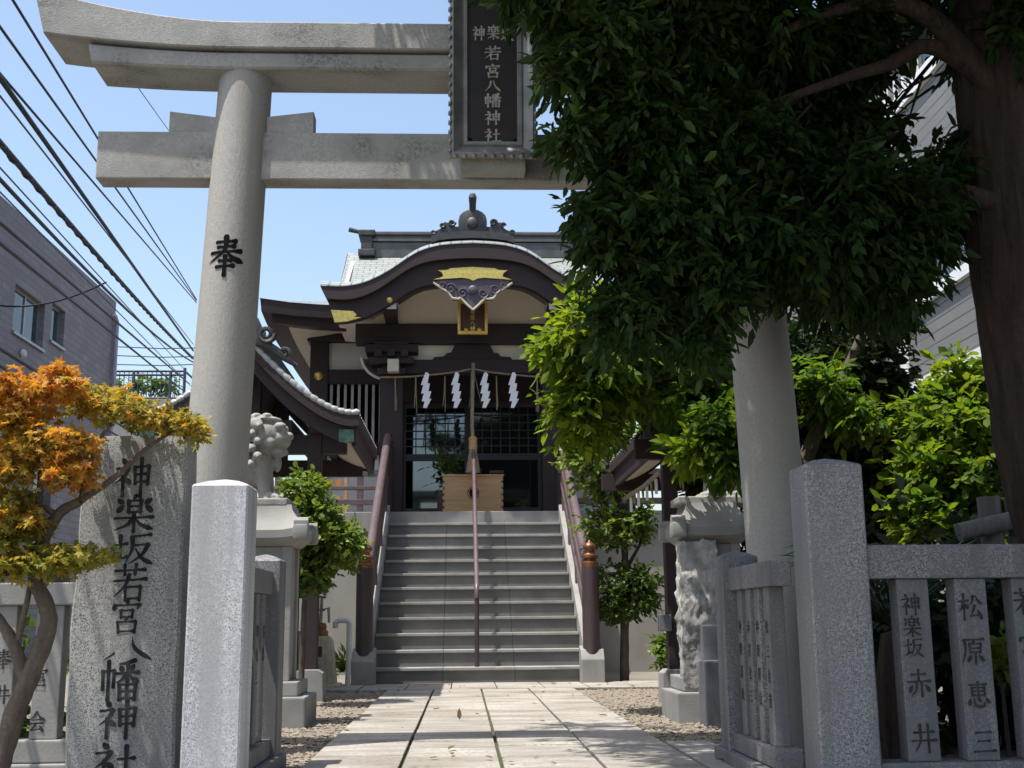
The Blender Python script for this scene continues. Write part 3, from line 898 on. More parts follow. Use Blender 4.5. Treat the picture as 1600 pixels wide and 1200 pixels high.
for s in (-1, 1):
    for (x, z) in ((AX + s * 2.55, 4.74),):
        m = MB()
        m.lathe([(.0, 0), (.06, 0), (.075, .012), (.06, .03), (.03, .042), (.0, .045)], 0, 0, 16)
        bmesh.ops.transform(m.bm, matrix=Matrix.Translation((x, 19.44, z)) @ Matrix.Rotation(pi / 2, 4, 'X'), verts=m.bm.verts)
        obj('nail_cover', m, 'gold', hall, smooth=40)

# sliding doors with a lattice
def door(x0, x1, y, gl):
    m = MB()
    z0, z1 = 2.42, 4.30
    m.box(x0, x0 + .07, y, y + .05, z0, z1); m.box(x1 - .07, x1, y, y + .05, z0, z1)
    m.box(x0 + .07, x1 - .07, y, y + .05, z0, z0 + .12); m.box(x0 + .07, x1 - .07, y, y + .05, z1 - .08, z1)
    m.box(x0 + .07, x1 - .07, y, y + .05, 3.33, 3.44)
    d = obj('sliding_door', m, MT.setdefault('door_frame', plain('door_timber', (.035, .04, .042), .5, 0, (.025, .028, .03), 4)), hall)
    m = MB()
    n = max(2, round((x1 - x0 - .14) / .155))
    for k in range(1, n):
        x = x0 + .07 + (x1 - x0 - .14) * k / n
        m.box(x - .008, x + .008, y + .006, y + .03, 3.441, z1 - .081)
    for k in range(1, 6):
        z = 3.44 + (z1 - .08 - 3.44) * k / 6
        m.box(x0 + .071, x1 - .071, y + .009, y + .028, z - .008, z + .008)
    obj('lattice', m, 'door_frame', d)
    m = MB(); m.box(x0 + .06, x1 - .06, y + .032, y + .038, z0 + .10, z1 - .06)
    obj('pane', m, gl, d)
door(AX - 1.165, AX - .05, 19.60, 'mirror_glass')
door(AX - .05, AX + 1.165, 19.54, 'glass')
m = MB(); m.box(AX - 1.17, AX + 1.17, 19.46, 19.72, 2.27, 2.415, .006)
obj('door_sill', m, 'brown', hall)

# ---- main roof
ex0, ex1, ey0, ey1 = AX - 3.36, AX + 3.36, 18.3, 25.4
ZE, RUN, RISE = 5.63, 3.6, 2.05
def zs(s):
    t = s / RUN
    return ZE + RISE * (.42 * t + .58 * t * t)
def eave_ring(ins, z, n=14, corner=.13):
    out = []
    x0, x1, y0, y1 = ex0 + ins, ex1 - ins, ey0 + ins, ey1 - ins
    def up(u):
        return corner * abs(u) ** 5 * max(0, 1 - ins / 1.3)
    for i in range(n): u = -1 + 2 * i / n; out.append((x0 + (x1 - x0) * i / n, y0, z + up(u)))
    for i in range(n): u = -1 + 2 * i / n; out.append((x1, y0 + (y1 - y0) * i / n, z + up(u)))
    for i in range(n): u = -1 + 2 * i / n; out.append((x1 - (x1 - x0) * i / n, y1, z + up(u)))
    for i in range(n): u = -1 + 2 * i / n; out.append((x0, y1 - (y1 - y0) * i / n, z + up(u)))
    return out
m = MB()
SK = 1.14
m.loft([eave_ring(-.01, ZE + .004)] + [eave_ring(SK * k / 6, zs(SK * k / 6) + .004) for k in range(7)], True, (False, False))
# upper gabled part
gx = 3.36 - SK
ymid = (ey0 + ey1) / 2
S2 = ymid - ey0
for sgn in (1, -1):
    rows = []
    for k in range(13):
        s = SK - .02 + (S2 - SK + .02) * k / 12
        y = ymid - sgn * (S2 - s)
        fl = .06 * (1 - k / 12) ** 2
        rows.append([(AX - gx - .12 - fl + (2 * gx + .24 + 2 * fl) * i / 10, y, zs(s) + .004) for i in range(11)])
    m.loft(rows, False, (False, False))
obj('roof', m, 'roof', hall)
m = MB()
m.loft([eave_ring(0, ZE - .001), eave_ring(.02, ZE - .20), eave_ring(.16, ZE - .20), eave_ring(.18, ZE - .33), eave_ring(.40, ZE - .33)], True, (False, False))
for s in (-1, 1):
    for sg in (1, -1):
        pts = []
        for k in range(8):
            q = SK - .05 + (S2 - SK + .05) * k / 7
            pts.append((ymid - sg * (S2 - q), zs(q) - .01))
        poly = pts + [(y, z - .24) for y, z in pts[::-1]]
        xa = AX + s * (gx + .10)
        m.prism(poly, 'yz', xa - .04, xa + .04)
obj('eaves', m, 'brown', hall)
m = MB()
m.loft([eave_ring(.40, ZE - .325), eave_ring(1.3, ZE - .15)], True, (False, False))
obj('soffit', m, 'soffit', hall)
m = MB()
for s in (-1, 1):
    xa = AX + s * gx
    m.prism([(ey0 + SK + .1, zs(SK)), (ymid, zs(S2) - .05), (ey1 - SK - .1, zs(SK))], 'yz', xa - .03, xa + .03)
obj('gable_wall', m, 'cream', hall)
zr = zs(S2)
m = MB()
m.box(AX - 1.95, AX + 1.95, ymid - .16, ymid + .16, zr - .12, zr + .17)
m.box(AX - 1.98, AX + 1.98, ymid - .19, ymid + .19, zr + .19, zr + .24)
m.box(AX - 1.95, AX + 1.95, ymid - .15, ymid + .15, zr + .24, zr + .31)
m.box(AX - 2.0, AX + 2.0, ymid - .20, ymid + .20, zr + .31, zr + .385, .02)
ridge = obj('ridge', m, MT.setdefault('ridge_metal', plain('ridge_metal', (.10, .10, .10), .45, .3, (.065, .065, .065), 4)), hall)
for s in (-1, 1):
    m = MB()
    xa = AX + s * 1.97
    m.box(xa - .16, xa + .16, ymid - .26, ymid + .26, zr + .28, zr + .40, .02)
    m.box(xa - .11, xa + .11, ymid - .23, ymid + .23, zr + .02, zr + .28, .02)
    m.box(xa - .16, xa + .16, ymid - .26, ymid + .26, zr - .12, zr + .02, .02)
    m.tube([(xa - s * .05, ymid, zr + .42), (xa + s * .16, ymid, zr + .43), (xa + s * .36, ymid, zr + .48)], [.035, .04, .05], 10)
    obj('ridge_end', m, 'dark_tile', hall)

# ---- curved gable porch (karahafu)
YP = 16.6
def kp(px, py):
    p = W(px, py, YP)
    return (p.x + .05 + AX, p.z)
top = [kp(*q) for q in ((499, 446), (532, 448), (561, 444), (587, 434), (612, 420), (634, 405), (655, 393), (681, 385), (706, 382), (738, 380.5))]
mid = [kp(*q) for q in ((509, 468), (536, 470), (561, 466), (587, 455), (612, 439), (641, 420), (670, 410), (705, 406), (738, 405))]
bot = [kp(*q) for q in ((523, 501), (539, 500), (565, 494), (590, 482), (616, 467), (634, 455), (650, 447), (664, 443), (690, 441), (738, 440))]
def sym(c, n=6):
    c = [(p[0], p[1]) for p in catmull(c, n)]
    c[-1] = (AX, c[-1][1])
    return c + [(2 * AX - x, z) for x, z in c[-2::-1]]
def resamp(c, n=61):
    c = np.array(c)
    d = np.r_[0, np.cumsum(np.hypot(*np.diff(c, axis=0).T))]
    t = np.linspace(0, d[-1], n)
    return [(np.interp(q, d, c[:, 0]), np.interp(q, d, c[:, 1])) for q in t]
cTop, cMid, cBot = (resamp(sym(c)) for c in (top, mid, bot))
porch_eave = MB()
def band(mb, ca, cb, y0, y1):
    """a curved board between two profiles, from y0 back to y1"""
    rings = []
    for (xa, za), (xb, zb) in zip(ca, cb):
        rings.append([(xa, y0, za), (xb, y0, zb), (xb, y1, zb), (xa, y1, za)])
    mb.loft(rings)
band(porch_eave, cTop, [(x, z + .02) for x, z in cMid], YP, YP + .30)
band(porch_eave, [(x, z + .018) for x, z in cMid], cBot, YP + .10, YP + .24)
pe = obj('porch_gable_board', porch_eave, 'brown', hall, smooth=30)
# the roof of the porch: rises from its rounded front edge, then runs back level
m = MB()
rings = []
cx = np.array(cTop)
for dy, dz, ins in ((-.012, .004, 0), (-.010, .022, 0), (.07, .07, 0), (.20, .125, 0), (.45, .18, .0), (1.0, .235, .0), (2.0, .255, 0), (3.9, .265, 0)):
    rings.append([(x, YP + dy, z + dz) for x, z in cTop])
m.loft(rings, False, (False, False))
MT['porch_roof'] = None
def porch_roof_mat():
    return grid_mat('porch_shingles', 'XY', .16, .145, (.30, .325, .315), (.36, .38, .37), (.07, .08, .08), .014, .45, off=0, metal=.0, bmp=.3)
MT['porch_roof'] = porch_roof_mat()
obj('porch_roof', m, 'porch_roof', hall, smooth=50)
# soffit under the porch roof
m = MB()
low = [(x, z + .05) for x, z in cMid]
m.loft([[(x, YP + .28, z) for x, z in low], [(x, 19.4, z) for x, z in low]], False, (False, False))
obj('porch_ceiling', m, 'cream', hall, smooth=50)
# cream board in the gable, behind the boards
m = MB()
zb = W(700, 509, 17.75).z
poly = [(AX - 1.55, zb)] + [(x, z + .04) for x, z in cBot if abs(x - AX) < 1.56] + [(AX + 1.55, zb)]
poly = [(x, z * 1 if z == zb else z + .22) for x, z in poly]
m.prism(poly, 'xz', 17.86, 17.92)
obj('gable_panel', m, 'cream', hall)
# gold fittings
def flat_part(name, poly, y0, y1, mat, bev=.004, sy=True):
    m = MB()
    m.prism(poly, 'xz', y0, y1, bev)
    return obj(name, m, mat, hall)
def kq(L):
    return [kp(*q) for q in L]
gp = kq([(676, 436), (692, 431), (690, 425), (683, 421), (697, 421), (703, 418), (738, 416)])
gp = gp + [(2 * AX - x, z) for x, z in gp[-2::-1]]
lowg = kq([(720, 433), (731, 434), (738, 438)])
gp = gp + [(2 * AX - x, z) for x, z in lowg[:-1]] + [lowg[2]] + lowg[1::-1]
flat_part('gold_crest_fitting', gp, YP + .03, YP + .098, 'gold', .003)
tipg = kq([(515, 482), (550, 484), (556, 490), (550, 493), (563, 494), (541, 500), (521, 502)])
flat_part('gold_corner_fitting', tipg, YP + .07, YP + .10, 'gold', .003)
flat_part('gold_corner_fitting', [(2 * AX - x, z) for x, z in tipg[::-1]], YP + .07, YP + .10, 'gold', .003)
for s in (-1, 1):
    x, z = kp(607, 466)
    m = MB()
    m.lathe([(0, 0), (.035, 0), (.045, .01), (.035, .022), (0, .03)], 0, 0, 14)
    bmesh.ops.transform(m.bm, matrix=Matrix.Translation((AX + s * abs(x - AX), YP + .098, z)) @ Matrix.Rotation(pi / 2, 4, 'X'), verts=m.bm.verts)
    obj('gold_stud', m, 'gold', hall, smooth=40)
# hanging carved gegyo
gg = kq([(676, 440), (690, 450), (700, 456), (706, 465), (716, 466), (718, 463), (728, 474), (738, 483)])
full = gg + [(2 * AX - x, z) for x, z in gg[-2::-1]]
t2_ = kq([(792, 436), (738, 434), (684, 436)])
m = MB()
m.prism(full + t2_, 'xz', YP + .05, YP + .16)
def spiral(mb, x, z, r, y, turns=1.6, rad=.012, s=1):
    pts = []
    for k in range(22):
        t = k / 21
        a = s * t * turns * 2 * pi
        q = r * (1 - .85 * t)
        pts.append((x + q * cos(a), y, z + q * sin(a)))
    mb.tube(pts, [rad * (1 - .4 * k / 21) for k in range(22)], 6)
for s in (-1, 1):
    for (px, py, r) in ((703, 450, .085), (722, 457, .08), (690, 444, .05)):
        x, z = kp(px, py)
        spiral(m, AX + s * (x - AX), z, r, YP + .045, 1.5, .016, s)
x, z = kp(738, 452)
m.ico((AX, YP + .04, z), (.075, .03, .075), 2)
peg = obj('carved_pendant', m, MT.setdefault('pendant', plain('purple_brown_carving', (.075, .06, .085), .55, 0, (.05, .04, .06), 10)), hall)
m = MB()
for a, b in zip(full, full[1:]):
    m.tube([(a[0], YP + .048, a[1]), (b[0], YP + .048, b[1])], .017, 6)
obj('pale_edging', m, 'soffit', peg)
# onigawara on top of the porch
orn = MB()
YO = YP + .12
z0 = kp(738, 364)[1]
def oq(px, py):
    p = W(px, py, YO)
    return (p.x + .05 + AX, p.z)
o1 = [oq(*q) for q in ((716, 364), (715, 345), (717, 336), (722, 331), (729, 327.5), (737, 326.5))]
o1 = o1 + [(2 * AX - x, z) for x, z in o1[-2::-1]]
orn.prism(o1, 'xz', YO, YO + .28, .02)
wing = [oq(*q) for q in ((716, 363), (716, 353), (710, 353), (709, 344), (703, 342), (699, 347), (694, 346), (688, 349), (690, 354), (684, 358), (678, 360), (672, 360), (673, 366), (684, 364), (700, 362))]
orn.prism(wing, 'xz', YO + .03, YO + .14)
orn.prism([(2 * AX - x, z) for x, z in wing[::-1]], 'xz', YO + .03, YO + .14)
for s in (-1, 1):
    for px, py, r in ((705, 347, .055), (690, 351, .04), (676, 362, .035)):
        x, z = oq(px, py)
        spiral(orn, AX + s * (x - AX), z, r, YO + .02, 1.3, .018, -s)
b0 = oq(738, 329)[1]; b1 = oq(738, 305)[1]
orn.tube([(AX, YO + .06, b0 - .05), (AX, YO + .0, b0 + .1), (AX, YO - .05, b1 - .05), (AX, YO - .055, b1)], [.05, .052, .062, .04], 12)
orn.ico((AX, YO - .01, (o1[0][1] + b0) / 2 - .02), (.09, .03, .09), 2)
base = [oq(*q) for q in ((673, 369), (685, 365), (705, 362.5), (738, 361.5))]
base = base + [(2 * AX - x, z) for x, z in base[-2::-1]]
base2 = [(x, z - .11) for x, z in base[::-1]]
orn.prism(base + base2, 'xz', YO - .03, YO + .3)
obj('ridge_ornament', orn, 'dark_tile', hall, smooth=35)
m = MB()
m.box(AX - .14, AX + .14, YO + .3, 21.5, z0 - .1, z0 + .12, .02)
obj('porch_ridge', m, 'ridge_metal', hall)

# porch posts and beams
for s in (-1, 1):
    m = MB(); m.box(AX + s * 1.235 - .178, AX + s * 1.235 + .178, 17.72, 18.08, 2.27, 4.40, .02)
    p = obj('porch_post', m, 'brown', hall)
    m = MB()
    for i, (w, z0_, z1_) in enumerate(((.22, 4.40, 4.50), (.16, 4.50, 4.56), (.34, 4.56, 4.66), (.20, 4.66, 4.74), (.40, 4.74, 4.86), (.26, 4.86, 4.90))):
        m.box(AX + s * 1.235 - w, AX + s * 1.235 + w, 17.9 - min(w, .26), 17.9 + min(w, .26), z0_, z1_, .012)
    for q in (-.2, 0, .2):
        m.box(AX + s * 1.235 + q - .06, AX + s * 1.235 + q + .06, 17.58, 17.66, 4.66, 4.78, .012)
    obj('bracket_block', m, 'brown', hall)
    m = MB(); m.box(AX + s * 1.20 - .085, AX + s * 1.20 + .085, 17.50, 17.72, 4.41, 4.60, .01)
    obj('beam_nose', m, MT.setdefault('cream_paint', plain('cream_paint', (.60, .56, .44), .6, 0, (.52, .48, .38), 5)), hall)
    m = MB(); m.box(AX + s * 1.235 - .105, AX + s * 1.235 + .105, 17.60, 17.86, 5.221, 5.50, .008)
    obj('strut_end', m, 'white', hall)
    # carved nose at the outer side
    m = MB()
    sx = AX + s * 1.40
    nose = [(sx, 4.36), (sx, 4.66), (sx + s * .26, 4.67), (sx + s * .31, 4.70), (sx + s * .27, 4.57), (sx + s * .20, 4.47), (sx + s * .10, 4.40)]
    m.prism(nose, 'xz', 17.84, 17.96)
    for q, z, r in ((.09, 4.54, .06), (.19, 4.60, .04)):
        spiral(m, sx + s * q, z, r, 17.83, 1.4, .012, s)
    nn = obj('carved_nose', m, 'brown', hall)
    m = MB()
    ed = [nose[3], nose[4], nose[5], nose[6], nose[0]]
    m.tube([(x, 17.85, z) for x, z in ed], .022, 8)
    obj('pale_edging', m, 'white', nn)
m = MB()
m.box(AX - 1.80, AX + 1.80, 17.78, 18.02, 4.905, 5.22, .012)
obj('upper_beam', m, 'brown', hall)
m = MB()
m.box(AX - 1.06, AX + 1.06, 17.80, 18.0, 4.44, 4.655, .012)
obj('lower_beam', m, 'brown', hall)
m = MB(); m.box(AX - 1.0, AX + 1.0, 17.92, 17.97, 4.656, 4.904)
obj('beam_panel', m, 'cream', hall)
m = MB()
k = [(-.62, 4.656), (-.58, 4.70), (-.44, 4.71), (-.40, 4.76), (-.33, 4.77), (-.30, 4.83), (-.26, 4.90), (.26, 4.90), (.30, 4.83), (.33, 4.77), (.40, 4.76), (.44, 4.71), (.58, 4.70), (.62, 4.656)]
m.prism([(AX + x, z) for x, z in k], 'xz', 17.83, 17.915)
obj('frog_leg_strut', m, 'brown', hall)
for s in (-1, 1):
    m = MB()
    m.tube([(AX + s * 1.235, 18.08, 4.78), (AX + s * 1.25, 18.7, 4.92), (AX + s * 1.3, 19.45, 4.98)], [.12, .13, .12], 8)
    obj('rainbow_beam', m, 'brown', hall)
    m = MB()
    m.box(AX + s * 1.235 - .1, AX + s * 1.235 + .1, YP + .25, 19.45, 5.22, 5.40)
    obj('purlin', m, 'brown', hall)
    m = MB()
    m.box(AX + s * 1.235 - .115, AX + s * 1.235 + .115, YP + .225, YP + .249, 5.20, 5.50, .004)
    obj('purlin_end', m, MT.setdefault('end_paint', plain('white_end_paint', (.74, .76, .80), .6, 0, (.66, .68, .72), 5)), hall)

# small framed plaque under the gable
pz0, pz1 = W(738, 523, 17.3).z, W(738, 471, 17.3).z
pq = thing('framed_plaque', (AX, 17.3, pz0), 'small red-brown plaque in a gold frame hanging under the curved gable', 'plaque')
x0, x1 = AX - .225, AX + .225
m = MB()
for b in ((x0, x1, pz0, pz0 + .045), (x0, x1, pz1 - .04, pz1), (x0, x0 + .045, pz0 + .045, pz1 - .04), (x1 - .045, x1, pz0 + .045, pz1 - .04)):
    m.box(b[0], b[1], 17.24, 17.31, b[2], b[3], .008)
for q in (-.1, .1):
    m.ico((AX + q, 17.235, pz0 + .06), (.035, .02, .03), 2)
obj('frame', m, 'gilt', pq, smooth=35)
m = MB(); m.box(x0 + .03, x1 - .03, 17.285, 17.32, pz0 + .03, pz1 - .03)
obj('panel', m, 'dark_wood', pq)
for i, ch in enumerate('若宮八幡'):
    m = MB()
    brush(m, ch, flat_place(AX, pz1 - .17 - .085 * i, 17.284, .075, .075), .15)
    obj('character', m, 'gilt', pq, normals=False)

# ------------------------------------------------------------------ rope with paper streamers
zr_ = W(735, 587, 17.6).z
rp = MB()
pts = [(AX - 1.40, 17.62, zr_ - .02), (AX - .9, 17.6, zr_ - .01), (AX - .3, 17.6, zr_ + .05), (AX, 17.6, zr_ + .10), (AX + .3, 17.6, zr_ + .05), (AX + .9, 17.6, zr_ - .01), (AX + 1.40, 17.62, zr_ - .02)]
cp = [tuple(p) for p in catmull(pts, 8)]
sr = thing('sacred_rope', (AX, 17.6, zr_ - .5), 'thin straw rope stretched between the two porch posts, with loose straw tassels', 'rope')
rp.tube(cp, .014, 8)
obj('rope', rp, 'rope', sr)
for dx in (-1.17, -.86, -.42, .36, .98, 1.24):
    m = MB()
    for q in range(3):
        a = random.uniform(-.03, .03)
        m.tube([(AX + dx, 17.59, zr_ - .01), (AX + dx + a * .3, 17.59, zr_ - .25), (AX + dx + a, 17.59, zr_ - random.uniform(.45, .58))], [.009, .008, .005], 5)
    obj('straw_tassel', m, 'rope', sr)
lab = ['white zigzag paper streamer on the rope, nearest the left porch post', 'white zigzag paper streamer on the rope, just left of the bell rope',
       'white zigzag paper streamer on the rope, just right of the bell rope', 'white zigzag paper streamer on the rope, nearest the right porch post']
for i, px in enumerate((667, 714, 759, 803)):
    p = W(px, 583, 17.55)
    sd = MB()
    z = p.z + .01
    w, h = .085, .145
    x = p.x - .01
    zig = [(362, 188), (332, 275), (349, 275), (335, 335), (352, 332), (338, 388), (358, 386), (348, 432), (372, 434), (405, 370), (389, 372), (402, 318), (384, 320), (394, 264), (377, 264), (388, 203), (376, 186)]
    sd.prism([(x + (u - 368) * .00222 * random.uniform(.97, 1.03), z - (w_ - 188) * .00222) for u, w_ in zig], 'xz', 17.547, 17.553)
    sd.tube([(x + .03, 17.56, zr_ + .03), (x + .02, 17.55, z - .01)], .006, 5)
    tag(obj('paper_streamer', sd, 'paper'), lab[i], 'paper streamer', 'white paper streamers on the straw rope')

# bell rope
br = thing('bell_rope', (AX, 17.35, 2.9), 'thick braided bell rope with a wooden grip hanging over the offering box', 'bell rope')
m = MB()
pts = [(AX + .01, 17.62, 4.55), (AX, 17.5, 4.2), (AX - .01, 17.45, 3.6), (AX, 17.42, 3.38)]
cp = catmull(pts, 14)
m.tube([tuple(p) for p in cp], [.028 * (1 + .12 * sin(i * 2.2)) for i in range(len(cp))], 10)
obj('rope', m, 'rope', br, smooth=60)
m = MB(); m.lathe([(.0, 3.20), (.06, 3.20), (.066, 3.22), (.060, 3.30), (.066, 3.37), (.05, 3.39), (0, 3.39)], AX, 17.42, 14)
obj('grip', m, 'box_wood', br, smooth=40)
m = MB(); m.lathe([(.0, 2.86), (.105, 2.86), (.085, 3.0), (.058, 3.14), (.06, 3.20), (0, 3.20)], AX, 17.42, 18)
m.jitter(.006)
obj('tassel', m, 'rope', br)
m = MB(); m.tube([(AX + .02, 17.6, zr_ + .05), (AX + .10, 17.6, zr_ - .3), (AX + .14, 17.59, zr_ - .45)], [.008, .007, .004], 5)
m.tube([(AX - .02, 17.6, zr_ + .05), (AX - .03, 17.6, zr_ - .3), (AX - .06, 17.59, zr_ - .5)], [.008, .007, .004], 5)
obj('cord', m, 'rope', br)

# offering box
ob = thing('offering_box', (AX, 17.85, 2.27), 'pale cedar offering box with a round dark crest in front of the doors', 'offering box')
x0, x1, y0, y1, z0, z1 = AX - .45, AX + .45, 17.62, 18.12, 2.275, 2.83
m = MB()
m.box(x0, x1, y0, y0 + .03, z0, z1, .004); m.box(x0, x1, y1 - .03, y1, z0, z1, .004)
m.box(x0 + .003, x0 + .03, y0 + .03, y1 - .03, z0, z1); m.box(x1 - .03, x1 - .003, y0 + .03, y1 - .03, z0, z1)
m.box(x0 - .015, x1 + .015, y0 - .012, y0 + .035, z1, z1 + .025, .004)
obj('case', m, 'box_wood', ob)
m = MB()
for k in range(9):
    y = y0 + .05 + k * .05
    m.prism([(y, z1 - .01), (y + .02, z1 - .035), (y + .04, z1 - .01), (y + .02, z1 + .012)], 'yz', x0 + .03, x1 - .03)
obj('slats', m, 'box_wood', ob)
m = MB()
for k in range(5):
    z = z0 + .07 + k * .095
    for x in (x0 + .014, x1 - .014):
        m.box(x - .014, x + .014, y0 - .002, y0 + .01, z, z + .04)
obj('corner_joints', m, 'dark_wood', ob)
m = MB()
def disc(mb, x, z, y, r, th=.006, n=28):
    mb.prism([(x + r * cos(2 * pi * i / n), z + r * sin(2 * pi * i / n)) for i in range(n)], 'xz', y - th, y)
cxm, czm = AX + .005, z0 + .30
n_ = 32
outer = [(cxm + .088 * cos(2 * pi * i / n_), czm + .088 * sin(2 * pi * i / n_)) for i in range(n_)]
inner = [(cxm + .078 * cos(2 * pi * i / n_), czm + .078 * sin(2 * pi * i / n_)) for i in range(n_)]
m.loft([[(x, y0 - .006, z) for x, z in outer], [(x, y0 - .006, z) for x, z in inner], [(x, y0 - .0005, z) for x, z in inner], [(x, y0 - .0005, z) for x, z in outer]], True, (False, False))
for k in range(3):
    a0 = k * 2 * pi / 3 + .5
    hx, hz = cxm + .034 * cos(a0), czm + .034 * sin(a0)
    disc(m, hx, hz, y0 - .001 - .0008 * k, .030, .005, 18)
    pts = []
    for i in range(12):
        t = i / 11
        a = a0 + t * 2.1
        r = .034 + .030 * t
        pts.append((cxm + r * cos(a), y0 - .004, czm + r * sin(a)))
    m.tube(pts, [.020 * (1 - t_ / 11) + .003 for t_ in range(12)], 6)
obj('crest', m, 'black_paint', ob)
# things on the landing behind the box
pt = thing('potted_plant', (AX - .32, 18.6, 2.28), 'leafy plant in a white pot standing left behind the offering box', 'potted plant')
m = MB(); m.lathe([(0, 2.72), (.075, 2.72), (.09, 2.80), (.10, 2.96), (.09, 2.97), (.0, 2.95)], AX - .32, 18.6, 20)
obj('pot', m, 'pot_white', pt, smooth=40)
m = MB(); m.box(AX - .55, AX - .1, 18.45, 18.75, 2.27, 2.715, .01)
obj('stand', m, 'dark_wood', pt)
foliage('leaves', [(AX - .32, 18.6, 3.13, .28, .2, .20, .5, 1)], 26, 8, .11, .04, 'mid_leaf', pt, 'lance', -.1, .6)
bx = MB(); bx.box(AX + .30, AX + .46, 18.5, 18.66, 2.27, 2.98, .01); bx.box(AX + .27, AX + .49, 18.47, 18.69, 2.98, 3.02, .006)
tag(obj('wooden_stand', bx, 'dark_wood'), 'slim red-brown wooden stand right behind the offering box', 'stand')

# ================================================================== STEPS AND RAILINGS
RZ, TR, YS = 2.27 / 12, .3127, 13.82
stp = thing('stone_steps', (-.02, 15.5, 0), 'wide flight of grey stone steps climbing from the path to the shrine doors', 'steps')
m = MB()
xsj = [-1.235, -.42, .40, 1.195]
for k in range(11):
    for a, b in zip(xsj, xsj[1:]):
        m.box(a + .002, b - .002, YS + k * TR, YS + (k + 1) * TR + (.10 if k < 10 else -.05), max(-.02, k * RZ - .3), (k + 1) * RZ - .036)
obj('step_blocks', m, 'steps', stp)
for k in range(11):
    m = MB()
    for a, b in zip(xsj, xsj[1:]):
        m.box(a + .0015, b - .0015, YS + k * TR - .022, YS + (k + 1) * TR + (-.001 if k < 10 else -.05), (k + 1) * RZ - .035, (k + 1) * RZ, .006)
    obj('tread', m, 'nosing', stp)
sl = RZ / TR
for x0, x1 in ((-1.345, -1.24), (1.20, 1.305)):
    m = MB()
    y0, y1 = YS - .02, 17.21
    zz = .30
    m.prism([(y0, -.03), (y0, zz), (y1, zz + (y1 - y0) * sl), (y1, -.03)], 'yz', x0, x1, .006)
    obj('side_wall', m, 'pale_stone', stp)

def giboshi(mb, x, y, z, s=1.0):
    mb.lathe([(.0, z), (.098 * s, z), (.098 * s, z + .05 * s), (.075 * s, z + .065 * s), (.075 * s, z + .09 * s), (.095 * s, z + .10 * s), (.095 * s, z + .13 * s), (.06 * s, z + .15 * s), (.05 * s, z + .175 * s), (.075 * s, z + .205 * s), (.078 * s, z + .235 * s), (.055 * s, z + .265 * s), (.02 * s, z + .285 * s), (.006 * s, z + .305 * s), (0, z + .305 * s)], x, y, 20)
def railing(sx, label):
    x = -1.30 if sx < 0 else 1.262
    r = thing('stair_railing', (x, 15.4, 0), label, 'railing', 'painted railings up the steps')
    m = MB(); m.lathe([(0, .33), (.098, .33), (.098, 1.30), (0, 1.30)], x, 13.66, 24)
    n = obj('newel_post', m, 'newel', r, smooth=40)
    m = MB(); giboshi(m, x, 13.66, 1.30); obj('finial', m, 'bronze', n, smooth=50)
    m = MB()
    y0, y1 = 13.53, 13.80
    m.prism([(y0, -.03), (y0, .27), (y0 + .07, .38), (y1, .42), (y1, -.03)], 'yz', x - .13, x + .13, .01)
    obj('newel_base', m, 'pale_stone', r)
    for h, rad in ((.98, .056), (.66, .035), (.38, .035)):
        m = MB()
        m.tube([(x, 13.74, h + .20), (x, 14.0, h + .36), (x, 17.3, h + .36 + 3.3 * sl), (x, 17.42, h + .42 + 3.3 * sl)], rad, 12)
        obj('handrail' if h > .9 else 'lower_rail', m, 'rail', r, smooth=50)
    m = MB()
    pz = lambda y, h: (y - YS) * sl + h
    m.prism([(13.80, pz(13.80, .42)), (17.38, pz(17.38, .42)), (17.38, pz(17.38, .98)), (13.80, pz(13.80, .98))], 'yz', x - .014, x + .014)
    obj('panel', m, 'rail', r)
    for k in range(4):
        y = 14.35 + k * .9
        m = MB(); m.box(x - .025, x + .025, y - .03, y + .03, (y - YS) * sl + .30, (y - YS) * sl + 1.17, .004)
        obj('baluster', m, 'rail', r)
    m = MB(); m.lathe([(0, 2.27), (.085, 2.27), (.085, 3.22), (0, 3.22)], x, 17.46, 18)
    n2 = obj('top_post', m, 'brown', r, smooth=40)
    m = MB(); giboshi(m, x, 17.46, 3.22, .85); obj('finial', m, 'brown', n2, smooth=50)
railing(-1, 'brown railing on the left edge of the steps with a bronze-capped round post')
railing(1, 'brown railing on the right edge of the steps with a bronze-capped round post')
cr = thing('centre_handrail', (-.03, 15.6, .18), 'thin metal handrail running up the middle of the steps', 'handrail')
m = MB(); m.tube([(-.03, 13.96, .17), (-.03, 13.96, .98)], .027, 12); obj('foot_post', m, 'newel', cr, smooth=50)
m = MB()
m.tube([(-.03, 13.955, .96), (-.03, 13.96, 1.06), (-.03, 14.02, 1.12), (-.03, 17.2, 1.12 + 3.18 * sl), (-.03, 17.36, 1.19 + 3.25 * sl)], .028, 12); obj('rail', m, 'rail', cr, smooth=50)
for y in (15.1, 16.2, 17.1):
    m = MB(); m.tube([(-.03, y, (int((y - YS) / TR) + 1) * RZ), (-.03, y, 1.10 + (y - 14.0) * sl)], .02, 10); obj('support', m, 'rail', cr, smooth=50)
